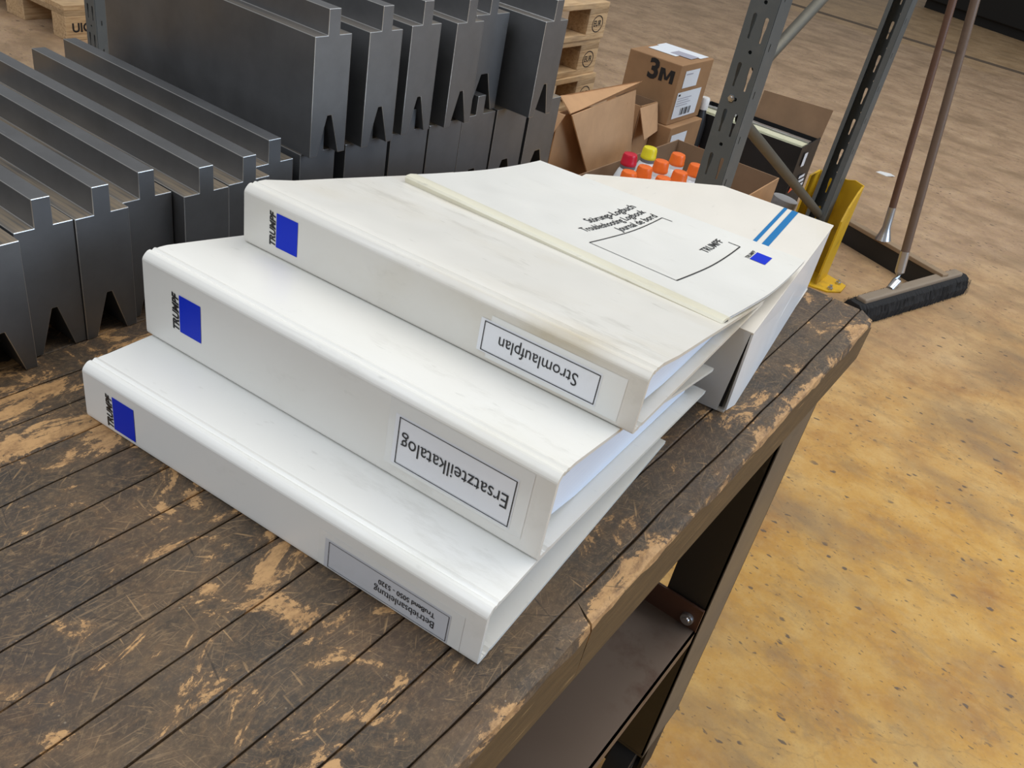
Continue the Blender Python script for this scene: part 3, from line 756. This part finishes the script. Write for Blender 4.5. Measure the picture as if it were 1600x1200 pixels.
def rack_frame(x, y, label, braces=True):
    T = thing('storage_rack', label, 'storage rack', (x, y, 0), 0, 'slotted storage racks')
    upright(T, 0, 0); upright(T, 0.020, 1.03, True)
    for (ya, za, yb, zb) in ((0.05, 0.810, 1.05, 1.320), (0.05, 0.700, 1.05, 0.232), (0.05, 1.68, 1.05, 1.36), (0.05, 0.14, 1.05, 0.19)):
        mb = MB(); mb.tube([(0.045, ya - 0.01, za), (0.060, yb, zb)], 0.0135, 18)
        mb.build('brace', RACKG, T, smooth='auto')
    for z in (0.745,):
        mb = MB(); mb.tube([(0.024, 0.001, z), (0.024, -0.004, z)], [0.0085, 0.0075], 6); mb.tube([(0.024, -0.004, z), (0.024, -0.007, z)], [0.0045, 0.004], 12)
        mb.build('bolt', GALV, T, smooth='auto')
    return T
R1 = rack_frame(-0.186, 1.650, 'grey slotted steel rack frame with diagonal tube braces beside the cardboard boxes')
R2 = dup(R1, (-2.640, 1.650, 0), 0, 'grey slotted rack frame seen between the wooden pallet and steel dies')

# yellow guard at the foot of the second upright
T = thing('rack_guard', 'yellow steel rack protector bolted to the floor by the rack foot', 'rack guard', (-0.120, 2.75, 0))
ox, oy = -0.120, 2.75
mb = MB()
mb.extrude([(-0.202 - ox, 2.797 - oy, 0.004), (-0.048 - ox, 2.797 - oy, 0.004), (-0.048 - ox, 2.797 - oy, 0.345), (-0.080 - ox, 2.797 - oy, 0.352), (-0.105 - ox, 2.797 - oy, 0.345), (-0.202 - ox, 2.797 - oy, 0.345)], (0, 0.006, 0))
mb.build('back_plate', YELLOW, T)
mb = MB()
mb.extrude([(-0.052 - ox, 2.803 - oy, 0.004), (-0.052 - ox, 2.803 - oy, 0.345), (-0.052 - ox, 2.765 - oy, 0.325), (-0.052 - ox, 2.715 - oy, 0.285), (-0.052 - ox, 2.690 - oy, 0.24), (-0.052 - ox, 2.690 - oy, 0.004)], (0.006, 0, 0))
mb.build('side_flange', YELLOW, T)
mb = MB(); mb.box((-0.206 - ox, 2.70 - oy, 0), (-0.205 - ox + .006, 2.803 - oy, 0.345)); mb.build('side_flange', YELLOW, T)
mb = MB(); mb.extrude([(-0.10 - ox, 2.655 - oy, 0), (0.0 - ox, 2.675 - oy, 0), (0.035 - ox, 2.72 - oy, 0), (0.03 - ox, 2.79 - oy, 0), (-0.05 - ox, 2.82 - oy, 0), (-0.10 - ox, 2.80 - oy, 0)], (0, 0, 0.0055))
fp = mb.build('foot_plate', YELLOW, T)
for bx, by in ((0.0, 2.70), (0.005, 2.775)):
    mb = MB(); mb.tube([(bx - ox, by - oy, 0.005), (bx - ox, by - oy, 0.013)], 0.010, 6); mb.tube([(bx - ox, by - oy, 0.013), (bx - ox, by - oy, 0.022)], 0.005, 10)
    mb.build('anchor_bolt', GALV, T)

# ------------------------------------------------------------------ squeegee and broom
SQ = math.atan2(-0.39, 0.92)
T = thing('floor_squeegee', 'wide floor squeegee with black rubber blade and reddish handle, behind the yellow guard', 'squeegee', (0.052, 3.132, 0), SQ)
mb = MB(); mb.box((-0.33, -0.006, 0.0), (0.255, 0.006, 0.080)); mb.build('rubber_blade', RUBBER, T, bevel=0.001)
mb = MB(); mb.extrude([(-0.33, -0.012, 0.074), (-0.33, 0.022, 0.074), (-0.33, 0.022, 0.090), (-0.33, -0.012, 0.090)], (0.585, 0, 0)); mb.build('clamp_rail', SQMET, T, bevel=0.003)
iv = Matrix.Rotation(-SQ, 4, 'Z')
hb = Vector((-0.030, 0.006, 0.088)); hd = iv @ Vector((-0.122, 0.06, 0.829)).normalized()
mb = MB(); mb.tube([hb + Vector((0, 0, -0.004)), hb + hd * 0.02, hb + hd * 0.045, hb + hd * 0.12], [0.030, 0.022, 0.0155, 0.0145], 20); mb.build('socket', GALV, T, smooth='auto')
mb = MB(); mb.tube([hb + hd * 0.05, hb + hd * 1.30], [0.0130, 0.0130], 18); mb.build('handle', WHANDLE2, T, smooth='auto')

T = thing('push_broom', 'wide push broom with black bristles lying against the squeegee head', 'broom', (0.225, 2.87, 0), math.atan2(0.497, 0.153))
# local x along the head
mb = MB()
rb = random.Random(5)
nb = 90
rings = []
for i in range(nb + 1):
    x = -0.355 + 0.69 * i / nb
    j = lambda a: rb.uniform(-a, a)
    e = 1.0 if 1 < i < nb - 1 else 0.8
    rings.append([(x + j(.002), -0.044 * e + j(.003), 0.001 + abs(j(.003))), (x + j(.002), -0.046 * e + j(.003), 0.03 + j(.004)), (x + j(.002), -0.036 * e + j(.002), 0.056 + j(.003)), (x, -0.020 * e, 0.066), (x, 0.020 * e, 0.066), (x + j(.002), 0.036 * e + j(.002), 0.056 + j(.003)), (x + j(.002), 0.046 * e + j(.003), 0.03 + j(.004)), (x + j(.002), 0.044 * e + j(.003), 0.001 + abs(j(.003)))])
mb.loft(rings, True)
for k in range(900):
    x = rb.uniform(-0.358, 0.338); sd = rb.choice((-1, 1)); y = sd * rb.uniform(0.024, 0.044) if abs(x) < .335 else rb.uniform(-.044, .044); dx = rb.uniform(-.006, .006); dy = sd * rb.uniform(0.003, 0.009)
    mb.add([(x - .0009, y, 0.058), (x + .0009, y, 0.058), (x + dx + .0006, y + dy, 0.001 + rb.uniform(0, .008)), (x + dx - .0006, y + dy, 0.001)], [(0, 1, 2, 3)])
bo = mb.build('bristles', BRIST, T); bo['kind'] = 'stuff'
mb = MB(); mb.box((-0.325, -0.019, 0.062), (0.300, 0.019, 0.080)); mb.build('head_block', BROOMW, T, bevel=0.006, seg=3)
iv = Matrix.Rotation(-math.atan2(0.497, 0.153), 4, 'Z')
hb = iv @ (Vector((0.185, 2.765, 0.070)) - Vector((0.225, 2.87, 0)))
hd = iv @ (Vector((0.030, 2.86, 0.942)) - Vector((0.185, 2.765, 0.070))).normalized()
mb = MB(); mb.tube([hb + iv @ Vector((-0.01, -0.035, 0.006)), hb + hd * 0.03, hb + hd * 0.06, hb + hd * 0.13], [0.013, 0.0155, 0.0155, 0.0155], 20); mb.build('socket', GALV, T, smooth='auto')
mb = MB(); mb.tube([hb + hd * 0.10, hb + hd * 1.35], 0.0138, 18); mb.build('handle', WHANDLE, T, smooth='auto')

# ------------------------------------------------------------------ pallets
def make_pallet(label, loc, stamp):
    T = thing('pallet', label, 'pallet', loc, 0, 'wooden transport pallets')
    xs_ = [(0, .145), (.18, .28), (.3275, .4725), (.52, .62), (.655, .8)]
    for a, b in xs_:
        mb = MB(); mb.box((a, 0, 0.122), (b, 1.2, 0.144)); mb.build('deck_board', PINED if a in (.18,) else PINE, T, bevel=0.002)
    ysb = [(0, .145), (.5275, .6725), (1.055, 1.2)]; xb = [(0, .1), (.3275, .4725), (.7, .8)]
    for a, b in ysb:
        mb = MB(); mb.box((0, a, 0.100), (.8, b, 0.122)); mb.build('cross_board', PINED, T, bevel=0.002)
    for xa, xbb in xb:
        mb = MB(); mb.box((xa, 0, 0), (xbb, 1.2, 0.022)); mb.build('runner_board', PINE, T, bevel=0.002)
        for ya, yb in ysb:
            mb = MB(); mb.box((xa, ya, 0.022), (xbb, yb, 0.100)); bl = mb.build('block', PINE, T, bevel=0.002)
            if xa == .7 and ya != .5275:
                fn = plane_fn((0.8, ya + 0.0, 0.022), (0, 1, 0), (0, 0, 1), eps=0.0006)
                mb = MB()
                if stamp == 'EUR':
                    n = 28
                    for k in range(n):
                        a0, a1 = 2 * PI * k / n, 2 * PI * (k + 1) / n
                        q = [(0.075 + r_ * 1.25 * math.cos(a_), 0.039 + r_ * math.sin(a_)) for r_, a_ in ((.034, a0), (.034, a1), (.030, a1), (.030, a0))]
                        mb.add([fn(*p) for p in q], [(0, 1, 2, 3)])
                    put_text(mb, 'EUR', lambda a, b: fn(0.046 + a, 0.030 + b), 0.058, 1.0, 0.02)
                else:
                    put_text(mb, 'UIC', lambda a, b: fn(0.030 + a, 0.012 + b), 0.085, 1.0, 0.03)
                mb.build('stamp', INK, bl)
    return T
P = make_pallet('pale wooden pallet lowest in the stack behind the steel dies', (-2.165, 1.995, 0), 'EUR')
for k, nm in enumerate(('second from the floor', 'directly under the topmost one', 'topmost')):
    dup(P, (-2.165 + (0.008, -0.004, 0.002)[k], 1.995 + (0.01, 0.0, 0.005)[k], 0.1442 * (k + 1)), 0.0, 'pale wooden pallet %s in the stack behind the steel dies' % nm)
make_pallet('wooden pallet with stamped block on the floor beyond the low die row', (-4.032, 1.905, 0), 'UIC')

# ------------------------------------------------------------------ cartons and bottles between the rack uprights
def W(x, y, z): return Vector((x, y, z + Z0))
# flapped empty carton
T = thing('open_carton', 'large tan cardboard carton with a hanging flap, between dies and bottles', 'cardboard box', (-1.02, 2.34, 0))
ob = Vector((-1.02, 2.34, 0))
def pan(pts, name, mat, t=0.004, T=T, ob=ob):
    mb = MB(); mb.slab([p - ob for p in pts], t); return mb.build(name, mat, T)
zr = -0.365
x0, x1, y0, y1 = -1.0, -0.845, 2.085, 2.54
zl = -0.54
pan([W(x0, y0, -.8), W(x1, y0, -.8), W(x1, y0, zr), W(x0, y0, zl)], 'side_panel', CARD)
pan([W(x0, y1, -.8), W(x1, y1, -.8), W(x1, y1, zr - .03), W(x0, y1, zl)], 'side_panel', CARD)
pan([W(x0, y0, -.8), W(x0, y1, -.8), W(x0, y1, zl), W(x0, y0, zl)], 'side_panel', CARD)
pan([W(x1, y0 + .004, -.8), W(x1, y1, -.8), W(x1 - .01, y1, zr - .03), W(x1, y0 + .004, zr)], 'side_panel', CARD)
pan([W(x1, y0, zr - .002), W(x1, y1, zr - .03), W(x0, y1, zl), W(x0, y0, zl)], 'folded_flap', CARD)
pan([W(x0 + .005, y0 + .005, -.797), W(x1 - .005, y0 + .005, -.797), W(x1 - .005, y1 - .005, -.797), W(x0 + .005, y1 - .005, -.797)], 'bottom_panel', CARDD)
pan([W(-0.800, 2.091, -0.362), W(-0.860, 2.600, -0.362), W(-0.843, 2.654, -0.60), W(-0.800, 2.288, -0.60)][::-1], 'hanging_flap', CARDL)
pan([W(-0.803, 2.090, -0.360), W(-0.863, 2.600, -0.360), W(-0.848, 2.612, -0.331), W(-0.873, 2.126, -0.332)], 'top_flap', CARD)
pan([W(-0.815, 2.086, -0.365), W(-0.855, 2.078, -0.365), W(-0.945, 2.040, -0.57), W(-0.900, 2.060, -0.58)], 'torn_strip', CARDL)
# small open carton
T = thing('open_carton', 'small open brown carton in front of the parcels stacked two high', 'cardboard box', (-0.90, 2.62, 0)); ob = Vector((-0.90, 2.62, 0))
def pan2(pts, name, mat, t=0.003): return pan(pts, name, mat, t, T, ob)
x0, x1, y0, y1, zr = -0.99, -0.852, 2.660, 2.785, -0.425
pan2([W(x0, y0, -.8), W(x1, y0, -.8), W(x1, y0, zr), W(x0, y0, zr)], 'side_panel', CARD)
pan2([W(x0, y1, -.8), W(x1, y1, -.8), W(x1, y1, zr), W(x0, y1, zr)], 'side_panel', CARDI)
pan2([W(x0, y0 + .003, -.8), W(x0, y1, -.8), W(x0, y1, zr), W(x0, y0 + .003, zr)], 'side_panel', CARDI)
pan2([W(x1, y0 + .003, -.8), W(x1, y1, -.8), W(x1, y1, zr), W(x1, y0 + .003, zr)], 'side_panel', CARD)
pan2([W(x1 + .012, y0 - .03, zr), W(x1 + .006, y1 - .01, zr), W(x1 + .03, y1 - 0.0, zr - .10), W(x1 + .045, y0 - .0, zr - .11)][::-1], 'hanging_flap', CARDL)
# parcels
def parcel(name, label, x0, x1, y0, y1, z0, z1, mat, rot=0):
    T = thing(name, label, 'cardboard box', ((x0 + x1) / 2, (y0 + y1) / 2, z0 + Z0), rot)
    a, b, h_ = (x1 - x0) / 2, (y1 - y0) / 2, z1 - z0
    mb = MB(); mb.box((-a, -b, 0), (a, b, h_)); mb.build('carton_body', mat, T, bevel=0.003)
    return T, a, b, h_
T, a, b, h_ = parcel('parcel', 'brown cardboard parcel with black logo and white shipping labels, on another parcel', -1.018, -0.798, 2.80, 3.073, -0.500, -0.281, CARDD)
fn = plane_fn((-a, -b, 0), (1, 0, 0), (0, 0, 1), eps=0.0015)
mb = MB(); put_text(mb, '3', lambda p, q: fn(0.092 + p, 0.146 + q), 0.042, 0.98, 0.035); mb.add([fn(0.140 + p, 0.146 + q) for p, q in ((0, 0), (.015, 0), (.015, .030), (.024, .008), (.036, .008), (.045, .030), (.045, 0), (.060, 0), (.060, .046), (.042, .046), (.030, .018), (.018, .046), (0, .046))], [(0, 1, 2, 12), (12, 2, 11), (11, 2, 3, 10), (10, 3, 4), (10, 4, 5, 9), (9, 5, 8), (8, 5, 6, 7)]); mb.build('logo_lettering', INK, T)
mb = MB(); quad(mb, fn, 0.075, 0.030, 0.118, 0.065); quad(mb, fn, 0.045, 0.036, 0.050, 0.060); quad(mb, fn, 0.056, 0.034, 0.062, 0.062); mb.build('printed_mark', INK, T)
fn = plane_fn((a, -b, 0), (0, 1, 0), (0, 0, 1), eps=0.0015)
mb = MB(); quad(mb, fn, 0.045, 0.132, 0.165, 0.195); lb = mb.build('shipping_label', WHITEP, T)
mb = MB(); quad(mb, plane_fn((a, -b, 0), (0, 1, 0), (0, 0, 1), eps=0.0022), 0.055, 0.180, 0.11, 0.184); mb.build('label_print', INKG, lb)
mb = MB(); quad(mb, fn, 0.025, 0.020, 0.225, 0.118); lb = mb.build('shipping_label', WHITEP, T)
f2 = plane_fn((a, -b, 0), (0, 1, 0), (0, 0, 1), eps=0.0022)
mb = MB()
for k, wd in enumerate((.004, .008, .003, .006, .009, .003, .005, .008)): quad(mb, f2, 0.085 + k * 0.011, 0.028, 0.085 + k * 0.011 + wd, 0.055)
quad(mb, f2, 0.035, 0.104, 0.050, 0.111)
mb.build('barcode', INK, lb)
mb = MB(); 
for k in range(4): quad(mb, f2, 0.035, 0.066 + k * 0.009, 0.13 + 0.02 * (k % 2), 0.0685 + k * 0.009)
mb.build('label_print', INKG, lb)
fn = plane_fn((-a, -b, h_), (1, 0, 0), (0, 1, 0), eps=0.0015)
mb = MB(); quad(mb, fn, 0.01, 0.19, 0.20, 0.265); quad(mb, fn, 0.02, 0.10, 0.14, 0.19); lb = mb.build('shipping_label', WHITEP, T)
mb = MB(); quad(mb, plane_fn((-a, -b, h_), (1, 0, 0), (0, 1, 0), eps=0.0022), 0.10, 0.13, 0.19, 0.20); mb.build('label_print', INKG, lb)
T, a, b, h_ = parcel('parcel', 'lower brown parcel carrying the one with the black logo', -1.03, -0.770, 2.79, 3.06, -0.8, -0.5005, CARDD)
fn = plane_fn((a, -b, 0), (0, 1, 0), (0, 0, 1), eps=0.0015)
mb = MB(); quad(mb, fn, 0.02, 0.20, 0.15, 0.27); mb.build('shipping_label', WHITEP, T)

# black carton of sealant packs
T = thing('black_carton', 'open black carton with red triangle marks and raised brown lid, beyond the rack upright', 'cardboard box', (-0.62, 3.26, 0))
ob = Vector((-0.62, 3.26, 0))
def pan3(pts, name, mat, t=0.004): return pan(pts, name, mat, t, T, ob)
x0, x1, y0, y1, zr = -0.872, -0.381, 3.15, 3.36, -0.502
fr = pan3([W(x0, y0, -.8), W(x1, y0, -.8), W(x1, y0, zr), W(x0, y0, zr)][::-1], 'front_panel', BLACKB)
sd = pan3([W(x1, y0 + .004, -.8), W(x1, y1, -.8), W(x1, y1, zr + .008), W(x1, y0 + .004, zr)][::-1], 'side_panel', BLACKB)
pan3([W(x0, y0 + .004, -.8), W(x0, y1, -.8), W(x0, y1, zr), W(x0, y0 + .004, zr)], 'side_panel', BLACKB)
pan3([W(x0, y1, -.8), W(x1, y1, -.8), W(x1, y1, zr), W(x0, y1, zr)], 'back_panel', BLACKB)
pan3([W(x0 + .01, y0 + .01, -.79), W(x1 - .01, y0 + .01, -.79), W(x1 - .01, y1 - .01, -.79), W(x0 + .01, y1 - .01, -.79)], 'bottom_panel', CARDI)
pan3([W(x0 + .20, y1 + .001, zr), W(x1, y1 + .001, zr), W(x1 + .002, y1 + .02, zr + .115), W(x0 + .20, y1 + .02, zr + .105)], 'lid_flap', CARDI, 0.005)
fn = plane_fn((x0 - ob.x, y0 - ob.y - 0.004, 0), (1, 0, 0), (0, 0, 1), eps=0.0012)
mb = MB(); mb.add([fn(0.03, 0.150), fn(0.10, 0.150), fn(0.065, 0.21)], [(0, 1, 2)]); mb.build('triangle_mark', REDO, fr)
mb = MB(); put_text(mb, 'S', lambda p, q: fn(0.135 + p, 0.155 + q), 0.022, 1.0, 0.02); mb.build('printed_letter', WHITEP, fr)
fn = plane_fn((x1 - ob.x + 0.004, y0 - ob.y, 0), (0, 1, 0), (0, 0, 1), eps=0.0012)
mb = MB(); mb.add([fn(0.008, 0.115), fn(0.075, 0.125), fn(0.035, 0.175)], [(0, 1, 2)]); mb.build('triangle_mark', REDO, sd)
mb = MB()
for k in range(3): quad(mb, fn, 0.085, 0.118 + k * 0.020, 0.17 - 0.01 * k, 0.130 + k * 0.020)
quad(mb, fn, 0.05, 0.215, 0.085, 0.27)
mb.build('printed_lines', WHITEP, sd)
for k, (ya, yb, zt_, mt, nm) in enumerate(((3.170, 3.205, -0.515, CREAM, 'row next to the front'), (3.215, 3.275, -0.512, CREAM, 'row in the middle'), (3.285, 3.315, -0.508, SILV, 'silver row by the raised lid'))):
    mb = MB(); rr = random.Random(k)
    mb.box((x0 + .012, ya, -.785 + Z0), (x1 - .02, yb, zt_ + Z0))
    for q in range(6):
        xx = x0 + .03 + q * 0.07 + rr.uniform(-.01, .01); mb.box((xx, ya + .004, zt_ + Z0 - 0.002), (xx + .065, yb - .003, zt_ + Z0 + rr.uniform(.0005, .002)))
    tag(mb.build('sealant_pack', mt), ('cream' if mt is CREAM else 'silver') + ' pack inside the black carton, ' + nm, 'packet', 'packs in the black carton')
# small black bottle with white cap beside it
T = thing('spray_bottle', 'small black bottle with white cap behind the parcel with black logo', 'bottle', (-0.803, 3.112, 0))
mb = MB(); mb.lathe([(0.028, 0), (0.029, 0.01), (0.029, 0.26), (0.022, 0.300), (0.016, 0.32)]); mb.build('bottle_body', BLACKB, T, smooth='auto')
mb = MB(); mb.lathe([(0.019, 0.320), (0.020, 0.324), (0.020, 0.360), (0.017, 0.366)]); mb.build('cap', PLW, T, smooth='auto')

# carton holding the bottles
T = thing('bottle_carton', 'open brown carton holding the white bottles behind the magazine file', 'cardboard box', (-0.40, 2.28, 0)); ob = Vector((-0.40, 2.28, 0))
def pan4(pts, name, mat, t=0.004): return pan(pts, name, mat, t, T, ob)
x0, x1, y0, y1, zr = -0.652, -0.274, 1.95, 2.600, -0.47
pan4([W(x0, y1, -.8), W(x1, y1, -.8), W(x1, y1, zr), W(x0, y1, zr)], 'side_panel', CARDI)
pan4([W(x0, y0, -.8), W(x0, y1, -.8), W(x0, y1, zr), W(x0, y0, zr)], 'side_panel', CARDI)
pan4([W(x1, y0, -.8), W(x1, y1, -.8), W(x1, y1, zr), W(x1, y0, zr - .02)], 'side_panel', CARD)
pan4([W(x0, y0, -.8), W(x1, y0, -.8), W(x1, y0, zr), W(x0, y0, zr)], 'side_panel', CARD)
pan4([W(x0 + .005, y0 + .005, -.796), W(x1 - .005, y0 + .005, -.796), W(x1 - .005, y1 - .005, -.796), W(x0 + .005, y1 - .005, -.796)], 'bottom_panel', CARDI)
cx, cy, cz = 0.52842, -0.22818, 0.39536
def scaled(x, y, zt):       # place seen spots, measured on one level, at the level where the bottle tops really are
    k = (cz - zt) / (cz + 0.36); return cx + (x - cx) * k, cy + (y - cy) * k
spots = [(-.4954, 1.9291, REDC, 'with the red cap'), (-.4924, 2.0398, YELC, 'with the yellow cap'), (-.4195, 2.0777, ORANGE, 'with orange cap, behind the others and beside the carton corner'),
         (-.4171, 1.9707, ORANGE, 'with orange cap, in the middle of the group'), (-.4199, 1.8793, ORANGE, 'with orange cap, between the red cap and the logbook'), (-.4243, 1.8000, ORANGE, 'with orange cap barely visible over the magazine file, below the red cap'),
         (-.3455, 1.9450, ORANGE, 'with orange cap, between the middle one and the rack upright'), (-.3462, 2.0470, ORANGE, 'with orange cap, partly hidden by the rack upright'), (-.3500, 1.8550, ORANGE, 'whose cap just peeps over the magazine file')]
BT = {}
for (x, y, cm, nm) in spots:
    zt = -0.42; X_, Y_ = scaled(x, y, zt)
    if cm.name not in BT:
        T = thing('bottle', 'x', 'bottle', (X_, Y_, 0.0045), 0, 'white plastic bottles in the open carton')
        mb = MB(); mb.lathe([(0.034, 0), (0.038, 0.006), (0.0385, 0.285), (0.036, 0.310), (0.027, 0.336), (0.0215, 0.345)]); mb.build('bottle_body', PLW, T, smooth='auto')
        mb = MB(); mb.lathe([(0.0212, 0.344), (0.0236, 0.346), (0.0236, 0.357), (0.0212, 0.359)]); mb.build('neck_ring', GREYN if cm is not ORANGE else PLW, T, smooth='auto')
        mb = MB(); mb.lathe([(0.0236, 0.355), (0.0246, 0.357), (0.0246, 0.363), (0.0236, 0.365), (0.0226, 0.382), (0.0200, 0.3885), (0.0185, 0.3890)], n=28); mb.build('cap', cm, T, smooth='auto')
        BT[cm.name] = T
    else: T = dup(BT[cm.name], (X_, Y_, 0.0045), random.uniform(0, 6))
    T['label'] = 'white plastic bottle ' + nm
# speckled grey sleeve standing beyond the carton
mb = MB(); mb.tube([(0, 0, 0.0), (0.02, 0.02, 0.21)], 0.045, 24)
tag(mb.build('cardboard_tube', GREYR, smooth='auto', loc=(-0.30, 2.78, 0)), 'speckled grey tube standing beside the black carton, behind the diagonal brace', 'tube')
# scrap of white paper on the floor
mb = MB(); mb.extrude([(0, 0, 0.0004), (0.055, -0.01, 0.0004), (0.09, 0.02, 0.006), (0.06, 0.055, 0.002), (0.01, 0.04, 0.0004)], (0, 0, 0.0012))
tag(mb.build('paper_scrap', PLW, loc=(-0.31, 4.32, 0)), 'small white scrap of paper on the floor beyond the rack', 'scrap')

# ------------------------------------------------------------------ machine at the back, black for its underside shadow
T = thing('machine_base', 'machine base, black as its underside shadow, standing on the floor far beyond the brooms', 'machine', (0.9, 10.35, 0), -0.505)
mb = MB(); mb.box((-3.4, 0.0, 0.10), (4.0, 1.6, 1.6)); mb.build('housing', MSHADE, T, bevel=0.01)
mb = MB(); mb.box((-3.3, 0.05, 0.0), (3.9, 1.5, 0.10)); mb.build('plinth', MSHADE, T)
